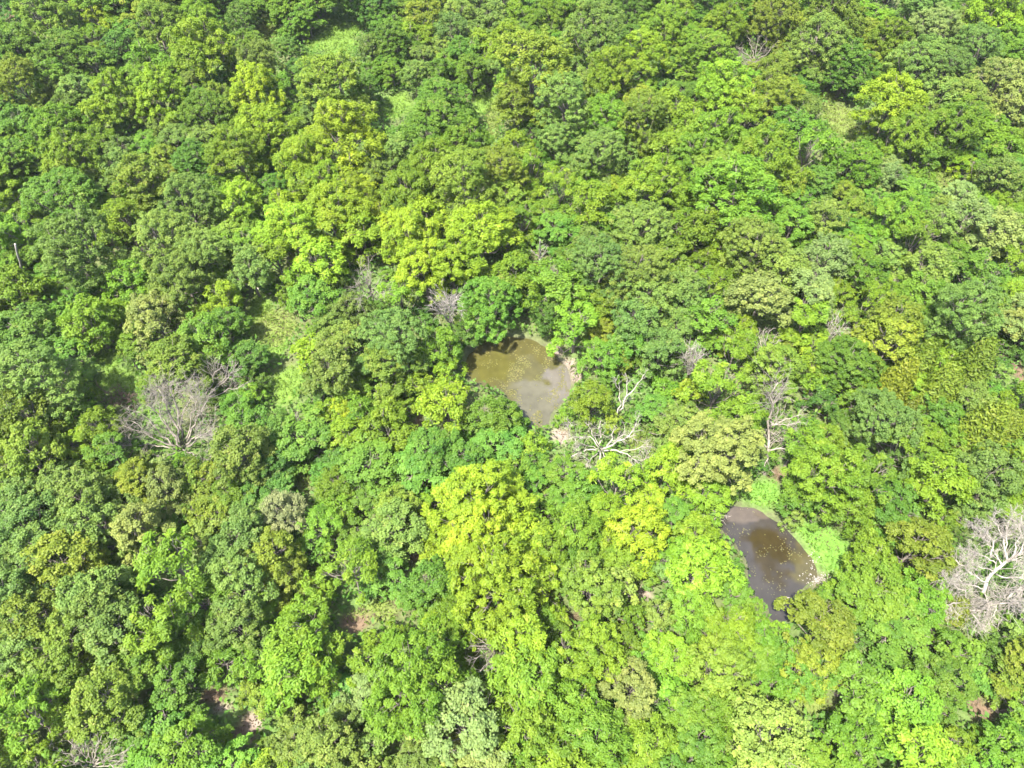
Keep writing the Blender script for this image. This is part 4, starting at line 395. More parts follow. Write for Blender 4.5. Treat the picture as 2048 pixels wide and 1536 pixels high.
def water_material():
    m, nt, p, out = new_mat('muddy_water')
    n = nt.nodes.new
    at = n('ShaderNodeAttribute'); at.attribute_name = 'mud_and_reflections'  # muddy water colour, with sky and tree reflections painted into it
    tc = n('ShaderNodeTexCoord')
    no = n('ShaderNodeTexNoise'); no.inputs['Scale'].default_value = 1.1; no.inputs['Detail'].default_value = 6; no.inputs['Roughness'].default_value = .65
    nt.links.new(tc.outputs['Object'], no.inputs['Vector'])
    mr = n('ShaderNodeMapRange'); mr.inputs['From Min'].default_value = .3; mr.inputs['From Max'].default_value = .7
    mr.inputs['To Min'].default_value = .78; mr.inputs['To Max'].default_value = 1.2
    nt.links.new(no.outputs['Fac'], mr.inputs['Value'])
    hs = n('ShaderNodeHueSaturation')
    nt.links.new(at.outputs['Color'], hs.inputs['Color']); nt.links.new(mr.outputs[0], hs.inputs['Value'])
    nt.links.new(hs.outputs[0], p.inputs['Base Color'])
    p.inputs['Roughness'].default_value = .03; p.inputs['IOR'].default_value = 1.33
    n2 = n('ShaderNodeTexNoise'); n2.inputs['Scale'].default_value = 5; n2.inputs['Detail'].default_value = 2
    nt.links.new(tc.outputs['Object'], n2.inputs['Vector'])
    bp = n('ShaderNodeBump'); bp.inputs['Strength'].default_value = .08; bp.inputs['Distance'].default_value = .02
    nt.links.new(n2.outputs['Fac'], bp.inputs['Height']); nt.links.new(bp.outputs[0], p.inputs['Normal'])
    return m
WATER = water_material()

# ------------------------------------------------------------------ terrain
def poly_sd(x, y, poly):
    """signed distance to a polygon, negative inside (arrays)"""
    p = np.array(poly); q = np.roll(p, -1, 0)
    x = np.asarray(x, float); y = np.asarray(y, float)
    best = np.full(x.shape, 1e9); ins = np.zeros(x.shape, bool)
    for (x1, y1), (x2, y2) in zip(p, q):
        dx, dy = x2 - x1, y2 - y1
        t = np.clip(((x - x1) * dx + (y - y1) * dy) / (dx * dx + dy * dy), 0, 1)
        best = np.minimum(best, np.hypot(x - x1 - t * dx, y - y1 - t * dy))
        c = (y1 > y) != (y2 > y)
        with np.errstate(divide='ignore', invalid='ignore'):
            ins ^= c & (x < dx * (y - y1) / (dy if dy else 1e-9) + x1)
    return np.where(ins, -best, best)

WATER_Z = -0.3
def near_sd(x, y):
    return np.minimum(poly_sd(x, y, POND_A), poly_sd(x, y, POND_B))
def ground_z(x, y):
    x = np.asarray(x, float); y = np.asarray(y, float)
    sd = near_sd(x, y) + (N2(x * .7, y * .7) - .5) * .7
    und = (N1(x * .06, y * .06) - .5) * .9 + (N2(x * .35, y * .35) - .5) * .22
    t = np.clip((sd - .5) / 3.5, 0, 1)
    return np.where(sd < .8, WATER_Z + np.clip(sd * .34, -.7, .3), 0) + und * t * t * (3 - 2 * t)
def gz(x, y):
    return float(ground_z(np.array([x]), np.array([y]))[0])

COVER = {'grass': (.06, .1, .016), 'straw': (.072, .094, .022), 'dirt': (.075, .053, .034), 'sand': (.125, .1, .08), 'moss': (.058, .115, .018)}
def clear_w(x, y, kinds, grow=0.0):
    """how strongly a point lies inside the clearings of these covers, 0..1"""
    w = np.zeros(np.shape(x))
    wob = (N3(x * .55, y * .55) - .5) * .7 + (N1(x * 1.7, y * 1.7) - .5) * .35
    for cx, cy, rx, ry, t in CLEARINGS:
        if t in kinds:
            d = np.sqrt(((x - cx) / (rx + grow)) ** 2 + ((y - cy) / (ry + grow)) ** 2) + wob * .8
            w = np.maximum(w, np.clip((1.08 - d) / .22, 0, 1))
    return w

def build_ground():
    far = np.array([4, 10, 22, 50, 110, 250, 600, 1500, 4000.])
    xs = np.concatenate([-132 - far[::-1], np.arange(-132, 132.1, .6), 132 + far])
    ys = np.concatenate([-14 - far[::-1], np.arange(-14, 152.1, .6), 152 + far])
    gx, gy = np.meshgrid(xs, ys)
    z = ground_z(gx, gy)
    col = np.ones(gx.shape + (4,))
    lit = N1(gx * .3, gy * .3)[..., None]
    col[..., :3] = np.array([.058, .062, .026]) * (1 - lit) + np.array([.05, .088, .02]) * lit
    for t in ('grass', 'straw', 'dirt', 'moss', 'sand'):
        w = clear_w(gx, gy, (t,))[..., None]
        col[..., :3] = col[..., :3] * (1 - w) + np.array(COVER[t]) * w
    sd = near_sd(gx, gy)[..., None]
    w = np.clip(1 - np.abs(sd) / .9, 0, 1) * .7
    col[..., :3] = col[..., :3] * (1 - w) + np.array([.05, .043, .03]) * w
    nx, ny = len(xs), len(ys)
    i = np.arange(ny - 1)[:, None] * nx; j = np.arange(nx - 1)[None, :]
    f = np.stack([i + j, i + j + 1, i + nx + j + 1, i + nx + j], -1).reshape(-1, 4)
    me = mesh_np('ground', np.stack([gx, gy, z], -1).reshape(-1, 3), f, GROUND, {'soil': ('POINT', 'FLOAT_COLOR', col)}, True)
    tag(link(bpy.data.objects.new('ground', me)), kind='structure')
build_ground()

def build_pond(poly, base, blobs):
    p = np.array(poly)
    xs = np.arange(p[:, 0].min() - 2, p[:, 0].max() + 2, .25); ys = np.arange(p[:, 1].min() - 2, p[:, 1].max() + 2, .25)
    gx, gy = np.meshgrid(xs, ys)
    sd = poly_sd(gx, gy, poly)
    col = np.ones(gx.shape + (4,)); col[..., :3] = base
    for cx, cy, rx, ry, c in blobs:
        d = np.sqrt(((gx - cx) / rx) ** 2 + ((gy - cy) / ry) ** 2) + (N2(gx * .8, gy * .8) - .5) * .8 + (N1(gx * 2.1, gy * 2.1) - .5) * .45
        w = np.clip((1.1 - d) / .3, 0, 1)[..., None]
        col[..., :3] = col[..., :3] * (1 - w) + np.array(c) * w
    nx, ny = len(xs), len(ys)
    i = np.arange(ny - 1)[:, None] * nx; j = np.arange(nx - 1)[None, :]
    f = np.stack([i + j, i + j + 1, i + nx + j + 1, i + nx + j], -1)
    f = f[(sd[:-1, :-1] < 1.4)].reshape(-1, 4)
    used, inv = np.unique(f, return_inverse=True)
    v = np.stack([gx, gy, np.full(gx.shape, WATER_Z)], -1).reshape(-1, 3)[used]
    me = mesh_np('pond', v, inv.reshape(-1, 4), WATER, {'mud_and_reflections': ('POINT', 'FLOAT_COLOR', col.reshape(-1, 4)[used])}, True)
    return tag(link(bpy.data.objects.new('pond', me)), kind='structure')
ca = np.mean(POND_A, 0); cb = np.mean(POND_B, 0)
build_pond(POND_A, (.036, .033, .011), [(ca[0] + 3.6, ca[1] - 3.8, 5.2, 5.0, (.046, .043, .028)), (ca[0] + 4.4, ca[1] - .2, 1.8, 2.6, (.058, .053, .044)), (ca[0] - 3, ca[1] + 2.2, 3, 2.2, (.038, .036, .009))])  # olive mud; grey patches south and east are painted sky reflection
build_pond(POND_B, (.021, .019, .0165), [(cb[0] + .3, cb[1] + 1.2, 2.0, 2.8, (.017, .013, .005)), (cb[0] + 3.3, cb[1] - .6, 1.4, 2.2, (.034, .03, .013)), (cb[0] - 1.4, cb[1] + 4.6, 2.6, 1.2, (.044, .036, .028))])  # dark brown middle is a painted tree reflection; right edge is algae

# ------------------------------------------------------------------ leaves
def leaf_quads(pos, nrm, tdir, l, w, fold=.18):
    """one folded diamond per position"""
    n = len(pos)
    nrm = unit(nrm); t = tdir - (tdir * nrm).sum(-1, keepdims=True) * nrm; t = unit(t)
    b = np.cross(nrm, t)
    l = np.broadcast_to(l, n)[:, None]; w = np.broadcast_to(w, n)[:, None]
    v = np.empty((n, 4, 3))
    v[:, 0] = pos - t * l * .5
    v[:, 1] = pos + b * w * .5 + nrm * w * fold + t * l * .06
    v[:, 2] = pos + t * l * .5 - nrm * l * .1
    v[:, 3] = pos - b * w * .5 + nrm * w * fold + t * l * .06
    return v.reshape(-1, 3), np.arange(n * 4).reshape(-1, 4)

STYLE = {  # clump radius, leaf length, leaf width, radial pull of leaf direction, flatness, leaf density
    'tuft':  (.52, .30, .115, 1.0, .35, 1.1),
    'oak':   (.40, .185, .13, .2, .3, 1.1),
    'round': (.44, .205, .14, .35, .55, 1.1),
    'airy':  (.42, .2, .12, .4, .2, .75),
}
def crown_lobes(r, R, H, style):
    """branch-end masses of one crown: domed, lopsided, flat-topped, ragged or broken"""
    zb = H * r.uniform(.2, .32) if R > 2 else H * .1
    k = (r.integers(13, 19) if R > 4 else r.integers(8, 13)) if R > 2 else r.integers(5, 8)
    power = r.uniform(1.1, 2.6); drop = r.uniform(.42, .75); ragged = r.uniform(.06, .2)
    lean = r.uniform(0, 6.283); off = R * r.uniform(.0, .22); gap = r.uniform(0, 6.283); gapw = r.uniform(.2, .9)
    lobes = []
    for i in range(k):
        u = (i + .4) / k
        rr = R * r.uniform(.6, .8) * math.sqrt(u); a = i * 2.39996 + r.uniform(-.6, .6)
        if u > .4 and abs((a - gap + math.pi) % (2 * math.pi) - math.pi) < gapw * .5: rr *= .55
        lr = R * r.uniform(.2, .44) * (1.12 - .25 * u)
        top = zb + (H - zb) * (1 - drop * (rr / R) ** power) * (1 + r.normal() * ragged * .6)
        lobes.append((rr * math.cos(a) + off * math.cos(lean) * (1 - u), rr * math.sin(a) + off * math.sin(lean) * (1 - u), max(top - lr * .95, zb), lr))
    for i in range(max(4, k // 2)):                          # lower skirt and stray side boughs
        a = i * 2 * math.pi / max(4, k // 2) + r.uniform(0, .9); lr = R * r.uniform(.16, .34); rr = R * r.uniform(.55, .92)
        lobes.append((rr * math.cos(a), rr * math.sin(a), zb + (H - zb) * r.uniform(.08, .4), lr))
    return np.array(lobes)

def make_crown(seed, R, H, style):
    r = np.random.default_rng(seed)
    cr, ll, lw, rad, flat, dens = STYLE[style]
    if R < 2: cr *= .72; ll *= .85; lw *= .85
    lobes = crown_lobes(r, R, H, style)
    cc, cn, lobe_tone = [], [], []
    for li, (x, y, z, lr) in enumerate(lobes):
        n = int(4 * math.pi * lr * lr / (math.pi * cr * cr) * 1.1)
        d = unit(r.normal(size=(n, 3)))
        d = d[d[:, 2] > -.55]
        p = np.array([x, y, z]) + d * lr * r.uniform(.72, 1.24, (len(d), 1)) * np.array([1, 1, .86])
        keep = np.ones(len(p), bool)
        for lj, (x2, y2, z2, lr2) in enumerate(lobes):
            if lj != li: keep &= np.linalg.norm((p - [x2, y2, z2]) / [1, 1, .86], axis=1) > lr2 * .74
        keep &= r.random(len(p)) > .1
        cc.append(p[keep]); cn.append(d[keep]); lobe_tone.append(np.full(keep.sum(), r.random()))
    cc = np.concatenate(cc); cn = np.concatenate(cn); lt = np.concatenate(lobe_tone)
    per = int(2 * math.pi * cr * cr * dens / (ll * lw * .5) * .8)
    m = len(cc) * per
    idx = np.repeat(np.arange(len(cc)), per)
    d = unit(r.normal(size=(m, 3)) + cn[idx] * .9 + np.array([0, 0, .45]))
    size = r.uniform(.55, 1.3, len(cc))[idx][:, None]
    pos = cc[idx] + d * cr * size * r.uniform(.3, 1.12, (m, 1)) * np.array([1, 1, .8])
    nrm = d * .5 + np.array([0, 0, flat + .35]) + r.normal(size=(m, 3)) * .38
    td = d * rad + r.normal(size=(m, 3)) * .6 + np.array([0, 0, -.25 * rad])
    s = r.uniform(.7, 1.25, m)
    v, f = leaf_quads(pos, nrm, td, ll * s, lw * s)
    ct = r.random(len(cc))
    tone = np.clip(.42 * lt[idx] + .33 * ct[idx] + .3 * r.random(m) - .03, 0, 1)
    return mesh_np('crown', v, f, LEAF, {'tone': ('FACE', 'FLOAT', tone)}), lobes

def make_wood(seed, R, H, lobes):
    r = np.random.default_rng(seed + 500)
    zt = H * .55; br = .035 * R + .05
    bx, by = r.uniform(-.25, .25, 2) * R * .2
    tp = [(0, 0, -.3), (0, 0, .15), (bx * .5, by * .5, zt * .45), (bx, by, zt)]
    v, f = tubes([(tp, [br * 1.5, br * 1.15, br * .8, br * .45])], 6)
    trunk = mesh_np('trunk', v, f, BARK, None, True)
    paths = []
    for i, (x, y, z, lr) in enumerate(lobes):
        t = r.uniform(.45, .98); s = np.array([bx * t, by * t, zt * t * (.6 if z < zt else 1)])
        e = np.array([x, y, z + lr * .2]); mid = (s + e) / 2 + np.array([0, 0, -.08 * R]) + r.normal(size=3) * .08 * R
        paths.append(([s, mid, e], [br * .42, br * .3, br * .1]))
        for q in range(4):
            e2 = e + unit(r.normal(size=3) + [0, 0, .5]) * lr * .85; m2 = mid * .4 + e * .6
            paths.append(([m2, (m2 + e2) / 2 + r.normal(size=3) * .06 * R, e2], [br * .18, br * .12, br * .05]))
    v, f = tubes(paths, 4)
    return trunk, mesh_np('branches', v, f, BARK, None, True)

def make_cedar(seed, R, H):
    r = np.random.default_rng(seed)
    pos, nrm, td, tn = [], [], [], []
    for k in range(420):
        u = r.random() ** .8; z = H * (.06 + .94 * u); a = r.uniform(0, 6.283)
        er = R * (1 - u) ** .75 * r.uniform(.55, 1.05) + .05
        c = np.array([er * math.cos(a), er * math.sin(a), z]); out = np.array([math.cos(a), math.sin(a), .9])
        n = 26
        q = c + r.normal(size=(n, 3)) * [.16, .16, .24]
        pos.append(q); td.append(out + r.normal(size=(n, 3)) * .35); nrm.append(unit(np.array([math.cos(a), math.sin(a), .6])) + r.normal(size=(n, 3)) * .5)
        tn.append(np.clip(r.random() * .5 + r.random(n) * .5, 0, 1))
    v, f = leaf_quads(np.concatenate(pos), np.concatenate(nrm), np.concatenate(td), .34, .12)
    lobes = np.array([(R * .5 * math.cos(i), R * .5 * math.sin(i), H * (.2 + .06 * i), R * .2) for i in range(9)])
    return mesh_np('crown', v, f, LEAF, {'tone': ('FACE', 'FLOAT', np.concatenate(tn))}), lobes

PROTO = {}
def add_proto(style, seed, R, H):
    crown, lobes = make_cedar(seed, R, H) if style == 'cedar' else make_crown(seed, R, H, style)
    trunk, branches = make_wood(seed, R, H, lobes)
    PROTO.setdefault(style, []).append((R, H, crown, trunk, branches))
for q, (R, H) in enumerate([(1.5, 3.0), (1.5, 3.2), (1.5, 2.8), (2.6, 6.6), (2.6, 6.9), (2.6, 6.3), (2.6, 6.6), (4.4, 10), (4.4, 10.6), (4.4, 9.8)]):
    for si, st in enumerate(('tuft', 'oak', 'round')):
        add_proto(st, 10 * q + si, R, H)
add_proto('airy', 901, 2.9, 7.6); add_proto('airy', 902, 4.6, 11); add_proto('airy', 903, 1.5, 3.1)
add_proto('cedar', 911, 1.6, 5.6); add_proto('cedar', 912, 1.7, 6.4)

# ------------------------------------------------------------------ the wood
KIND = {  # leaf colour, crown style, words
    'Y': ((0.118, 0.178, 0.009), 'tuft', 'yellow-lime'),
    'M': ((0.1, 0.165, 0.009), 'tuft', 'bright lime'),
    'L': ((0.08, 0.14, 0.009), 'tuft', 'leaf-green'),
    'N': ((0.138, 0.176, 0.026), 'airy', 'pale lemon'),
    'G': ((0.06, 0.12, 0.01), 'round', 'fresh green'),
    'H': ((0.072, 0.145, 0.009), 'round', 'vivid green'),
    'E': ((0.056, 0.122, 0.013), 'round', 'emerald'),
    'D': ((0.046, 0.098, 0.012), 'oak', 'dark green'),
    'B': ((0.08, 0.13, 0.021), 'oak', 'grey-green'),
    'P': ((0.108, 0.145, 0.034), 'oak', 'pale sage'),
    'O': ((0.09, 0.132, 0.012), 'oak', 'olive-green'),
    'C': ((0.082, 0.112, 0.009), 'cedar', 'gold-olive'),
    'W': ((.13, .16, .07), 'airy', 'whitish flecked'),
}
LANDMARKS = [('lily pond', 1.1, 43.8), ('dark pond', 23.7, 24.5), ('silver dead tree', -33.6, 36.6),
             ('bleached dead tree', 9.0, 35.8), ('fallen white tree', 42.2, 21.8), ('dirt track', -22.4, 11.6),
             ('long clearing', -28.8, 116.4), ('straw slope', 48.2, 92.0), ('cedar clump', 44.7, 41.5),
             ('grass glade', -27.0, 51.1), ('brown gap', -11.8, 19.3), ('dead canes', -31.8, 8.1),
             ('branch tangle', 38.8, 107.8), ('bushy glade', -4.8, 94.6), ('bare pole', -58.0, 58.1), ('reddish snag', 3.3, 58.9)]
ORD = ['closest', 'second closest', 'third closest', 'fourth closest', 'fifth closest', 'sixth closest', 'seventh closest', 'eighth closest']
rows = []
for (x, y, R, H, k, fill) in TREES:
    size = 'medium' if R < 3.3 else 'broad'
    noun = 'cedar' if k == 'C' else 'shrub' if R < 1.9 else 'tree'
    if noun == 'shrub': size = 'low'
    if noun == 'cedar': size = 'tall conical' if H > 6.5 else 'short conical'
    d = [math.hypot(x - a, y - b) for _, a, b in LANDMARKS]; q, q2 = np.argsort(d)[:2]
    rows.append([x, y, R, H, k, fill, size, noun, (int(q), int(q2)), d[q]])
sets = {}
for i, rw in enumerate(rows): sets.setdefault((rw[4], rw[6], rw[7], rw[8]), []).append(i)
labels = {}
for (k, size, noun, (q, q2)), ids in sets.items():
    ids.sort(key=lambda i: rows[i][9])
    base = '%s %s %s' % (size, KIND[k][2], noun)
    ranked = 0
    for n, i in enumerate(ids):
        nxt = rows[ids[n + 1]][9] if n + 1 < len(ids) else 1e9
        if n == ranked and n < 8 and (nxt - rows[i][9] > .02 * nxt): ranked += 1
    for n, i in enumerate(ids):
        if len(ids) > 1 and n < ranked: labels[i] = '%s %s to the %s, towards the %s' % (base, ORD[n], LANDMARKS[q][0], LANDMARKS[q2][0])
        else: labels[i] = '%s near the %s, towards the %s' % (base, LANDMARKS[q][0], LANDMARKS[q2][0])
NAME = {'tuft': 'tufted_tree', 'oak': 'fine_leaved_tree', 'round': 'rounded_tree', 'airy': 'airy_tree', 'cedar': 'cedar_tree'}
r = np.random.default_rng(77)
for i, (x, y, R, H, k, fill, size, noun, q, dist) in enumerate(rows):
    col, style, words = KIND[k]
    if style == 'tuft' and R < 1.6 and r.random() < .5: style = 'airy'
    cand = PROTO[style]
    best = min(abs(math.log(p[0] / R)) for p in cand)
    cand = [p for p in cand if abs(math.log(p[0] / R)) < best + .02]
    pR, pH, crown, trunk, branches = cand[r.integers(len(cand))]
    root = bpy.data.objects.new('leafy_shrub' if noun == 'shrub' else NAME[KIND[k][1]], None)
    root.location = (x, y, gz(x, y))
    root.rotation_euler = (r.uniform(-.05, .05), r.uniform(-.05, .05), r.uniform(0, 6.283))
    s = R / pR; an = r.uniform(.9, 1.1)
    root.scale = (s * an, s / an, H / pH * r.uniform(.94, 1.06))
    root.empty_display_size = .5
    link(root)
    tag(root, labels[i], 'cedar' if noun == 'cedar' else noun, '%s %ss in the wood' % (words, noun))
    link(bpy.data.objects.new('trunk', trunk), root)
    link(bpy.data.objects.new('branches', branches), root)
    c = link(bpy.data.objects.new('crown', crown), root)
    b = r.uniform(.82, 1.2); h = r.uniform(-.13, .13)
    c.color = (col[0] * b * (1 + h), col[1] * b, col[2] * b * (1 - h), 1)

# ------------------------------------------------------------------ dead wood
def bez(pts, n):
    pts = np.asarray(pts, float); d = np.r_[0, np.cumsum(np.linalg.norm(np.diff(pts, axis=0), axis=1))]
    t = np.linspace(0, d[-1], n)
    p = np.stack([np.interp(t, d, pts[:, i]) for i in range(3)], -1)
    for _ in range(2): p[1:-1] = (p[:-2] + 2 * p[1:-1] + p[2:]) / 4
    return p, d[-1]

def grow(r, p0, d, length, rad, depth, paths, droop=0.0):
    n = 5 if depth else 4
    pts = [np.array(p0)]; dd = np.array(d, float)
    for i in range(n - 1):
        dd = unit(dd + r.normal(size=3) * .2 + [0, 0, -droop]); pts.append(pts[-1] + dd * length / (n - 1))
    paths.append((pts, np.linspace(rad, max(rad * .35, .008), n)))
    if depth:
        for q in range(r.integers(3, 6)):
            i = r.integers(1, n); dirn = unit(unit(pts[i] - pts[i - 1]) + unit(r.normal(size=3)) * .75)
            grow(r, pts[i], dirn, length * r.uniform(.4, .65), rad * .55, depth - 1, paths, droop)

def dead_tree(name, key, mat, label, cat='dead tree', twig=1.0, depth=2, first='limb', group=None):
    r = np.random.default_rng(sum(map(ord, key)))
    limbs = DEAD[key]
    bx, by, bz = limbs[0][1][0]
    g = gz(bx, by)
    root = bpy.data.objects.new(name, None); root.location = (bx, by, g); link(root); root.empty_display_size = .5
    tag(root, label, cat, group)
    o0 = np.array([bx, by, 0.])
    for li, (rad, pts) in enumerate(limbs):
        p, length = bez(np.array(pts) - o0, 9)
        jit = r.normal(size=p.shape) * .02 * length; jit[0] = 0; p = p + jit
        if li == 0 and p[0][2] > 0: p = np.vstack([[p[0][0] * .5, p[0][1] * .5, -.25], p])
        rr = np.linspace(rad, max(rad * .22, .02), len(p))
        v, f = tubes([(p, rr)], 6)
        limb = link(bpy.data.objects.new(first if li == 0 else 'limb', mesh_np('limb', v, f, mat, None, True)), root)
        if twig > 0:
            paths = []
            for q in range(int(max(4, length * 2.2 * twig))):
                t = r.uniform(.25, 1.0) ** .8; i = min(int(t * (len(p) - 1)), len(p) - 2)
                ax = unit(p[i + 1] - p[i]); side = unit(r.normal(size=3)); side[2] = abs(side[2]) * .6
                d = unit(ax * r.uniform(.6, 1.1) + unit(side) * .8)
                grow(r, p[i] + (p[i + 1] - p[i]) * r.random(), d, max(length * r.uniform(.16, .36), r.uniform(.5, 1.1)) * (1.15 - .45 * t), max(rr[i] * .36, .02), depth - 1, paths)
            v, f = tubes(paths, 3)
            tag(link(bpy.data.objects.new('twigs', mesh_np('twigs', v, f, mat, None, True)), limb), kind='stuff')
    return root
dead_tree('dead_tree', 'fan', DEADWOOD, 'silver-grey bare dead tree with limbs spreading in a wide fan', twig=1.1, depth=3)
dead_tree('dead_tree', 'fan_behind', DEADWOOD, 'thin bare forked dead tree against the olive crown beside the silver fan', twig=.9)
dead_tree('dead_tree', 'bleached', WHITEWOOD, 'bleached dead tree with crooked limbs sprawling outward beside the pale bank', twig=2.2, first='trunk')
dead_tree('dead_snag', 'snag', WHITEWOOD, 'white forked snag rising above green bushes right of the lily-strewn pond', twig=.5, first='trunk')
dead_tree('dead_tree', 'pale_tall', DEADWOOD, 'tall thin pale dead tree with side branches above the dark pond', twig=1.6, first='trunk')
dead_tree('dead_tree', 'forked', WHITEWOOD, 'pale bare tree with upright forked branches behind the lily-strewn pond', twig=.8)
dead_tree('dead_tree', 'twin', DEADWOOD, 'bare grey-brown branches in a gap among yellow-lime trees', twig=.9)
dead_tree('dead_snag', 'stump', DEADWOOD, 'broken reddish-grey upright snag beside emerald foliage', twig=.5, first='trunk')
dead_tree('dead_sapling', 'feather', WHITEWOOD, 'feathery grey bare sapling behind a yellow-lime tree', 'dead sapling', .8)
dead_tree('dead_sapling', 'small_a', WHITEWOOD, 'low fan of bare grey twigs in front of a sage-coloured tree', 'dead sapling', .8)
dead_tree('dead_sapling', 'small_b', WHITEWOOD, 'narrow slanting fan of bare beige twigs beside a yellow-lime tree', 'dead sapling', .8)
dead_tree('dead_sapling', 'small_c', DEADWOOD, 'small sparse bare twigs beside a dark olive-green tree', 'dead sapling', .6)
dead_tree('dead_canes', 'canes', DEADWOOD, 'heap of thin arching bare beige canes among low green shrubs', 'dead shrub', .9)
dead_tree('dead_branches', 'twiggy', DEADWOOD, 'bare twisted grey branches poking sideways from a grey-green tree', 'dead branches', .9)
dead_tree('dead_branches', 'tangle', DEADWOOD, 'dry grey-brown branch tangle in a dark gap of the wood', 'dead branches', 1.0)
dead_tree('fallen_dead_tree', 'white', WHITEWOOD, 'large white fallen dead tree with thick trunk and dense bare twigs', 'dead tree', 3.2, 3, 'trunk')
dead_tree('brush_pile', 'brush', REDWOOD, 'reddish-brown brush pile lying in the shaded grass', 'brush pile', .5)
dead_tree('fallen_branches', 'shore_branches', WHITEWOOD, 'pale curved bare branches hanging at the dark pond edge', 'branches', .3)

def log_thing(name, key, mat, label, cat):
    rad, pts = LOGS[key]
    r = np.random.default_rng(len(key) + int(rad * 1000))
    bx, by = pts[0][0], pts[0][1]; g = gz(bx, by)
    p, length = bez(np.array(pts) - [bx, by, 0], 10)
    p += r.normal(size=p.shape) * .02
    paths = [(p, np.linspace(rad, rad * .6, 10))]
    for q in range(0 if key == 'pole' else 4):
        i = r.integers(3, 9); d = unit(r.normal(size=3) + [0, 0, .5]); e = p[i] + d * r.uniform(.3, .8)
        paths.append(([p[i], (p[i] + e) / 2, e], [rad * .35, rad * .25, rad * .12]))
    v, f = tubes(paths, 6)
    o = bpy.data.objects.new(name, mesh_np(name, v, f, mat, None, True)); o.location = (bx, by, g if key != 'pond_stick' else 0)
    tag(link(o), label, cat)
log_thing('fallen_log', 'pond_log', WHITEWOOD, 'pale straight fallen log below an olive tree beside the lily-strewn pond', 'log')
log_thing('fallen_log', 'glade_log', WHITEWOOD, 'pale fallen log at the upper end of the grass glade', 'log')
log_thing('fallen_log', 'log_a', WHITEWOOD, 'longer of two pale fallen trunks among sage-coloured trees', 'log')
log_thing('fallen_log', 'log_b', WHITEWOOD, 'shorter of two pale fallen trunks among sage-coloured trees', 'log')
log_thing('floating_branch', 'pond_stick', WHITEWOOD, 'thin bare branch sticking out of the dark pond', 'branch')
log_thing('bare_pole_trunk', 'pole', WHITEWOOD, 'bare leaning pole-like trunk above a leaf-green tree', 'dead tree')

# ------------------------------------------------------------------ ground plants, floating leaves, stones (nobody could count them)
def in_view(x, y, m=4):
    d = y * math.cos(math.radians(54)) + 60 * math.sin(math.radians(54))
    return (np.abs(x) < d * .74 + m) & (y > 3) & (y < 133)
def stuff(name, label, n, choose, l, w, h, color, cat, spread=.25, up=.6, seed=1, lo=.03):
    r = np.random.default_rng(seed)
    x = r.uniform(-105, 105, max(n * 8, 700000)); y = r.uniform(3, 133, len(x))
    k = in_view(x, y) & (near_sd(x, y) > .35); x, y = x[k], y[k]
    k = r.random(len(x)) < choose(x, y); x, y = x[k][:n], y[k][:n]
    m = len(x)
    hh = np.maximum(h * (.25 + N3(x * .8, y * .8) * .8 + .5 * N1(x * .23, y * .23)) * r.uniform(.2, 1, m), lo)
    pos = np.stack([x, y, ground_z(x, y) + hh], -1)
    nrm = np.array([0, 0, 1.]) * up + r.normal(size=(m, 3)) * .4
    td = r.normal(size=(m, 3)) + np.array([0, 0, spread])
    s = r.uniform(.6, 1.3, m)
    v, f = leaf_quads(pos, nrm, td, l * s, w * s)
    o = bpy.data.objects.new(name, mesh_np(name, v, f, LEAF, {'tone': ('FACE', 'FLOAT', np.clip(.5 * N2(x * .5, y * .5) + .5 * r.random(m), 0, 1))}))
    o.color = (*color, 1)
    tag(link(o), label, cat, kind='stuff')
ALLC = ('grass', 'straw', 'dirt', 'sand', 'moss')
stuff('undergrowth', 'dense low green undergrowth covering the forest floor', 150000, lambda x, y: (1 - clear_w(x, y, ALLC, .2)) * np.clip(.35 + N1(x * .3, y * .3), 0, 1),   .46, .27, 1.7, (.056, .118, .014), 'undergrowth', seed=3)
stuff('grass', 'short green grass growing in the open glades', 50000, lambda x, y: clear_w(x, y, ('grass',), .3) * np.clip(N1(x * 1.3, y * 1.3) * 1.6, .15, 1), .42, .1, .5, (.082, .138, .016), 'grass', 1.2, .3, seed=4)
stuff('dry_grass', 'straw-yellow dry grass in the sunlit gaps', 46000, lambda x, y: clear_w(x, y, ('straw',), .3) * np.clip(N1(x * 1.3, y * 1.3) * 1.6, .15, 1), .44, .09, .55, (.088, .132, .018), 'grass', 1.2, .3, seed=5)
stuff('green_ground_cover', 'bright green creeping ground cover on the dark pond bank', 30000, lambda x, y: clear_w(x, y, ('moss',), 0) * (1 - .9 * clear_w(x, y, ('sand', 'dirt'))) * np.clip(N1(x * 1.1, y * 1.1) * 1.5, .2, 1), .22, .14, .38, (.075, .155, .016), 'ground cover', .3, .8, seed=6)
stuff('bank_grass', 'ragged grass and weeds fringing the pond banks', 9000, lambda x, y: np.clip(1 - np.abs(near_sd(x, y) - .8) / .9, 0, 1) * np.clip(N2(x * .9, y * .9) * 2 - .6, 0, 1), .45, .1, .6, (.07, .115, .016), 'grass', 1.4, .25, seed=9)
stuff('leaf_litter', 'brown fallen leaves and twigs strewn over bare soil', 16000, lambda x, y: clear_w(x, y, ('dirt', 'straw', 'sand'), .3) * np.clip(N3(x, y) * 1.4 - .2, 0, 1), .24, .1, .06, (.06, .046, .026), 'litter', .05, 1.2, seed=10)

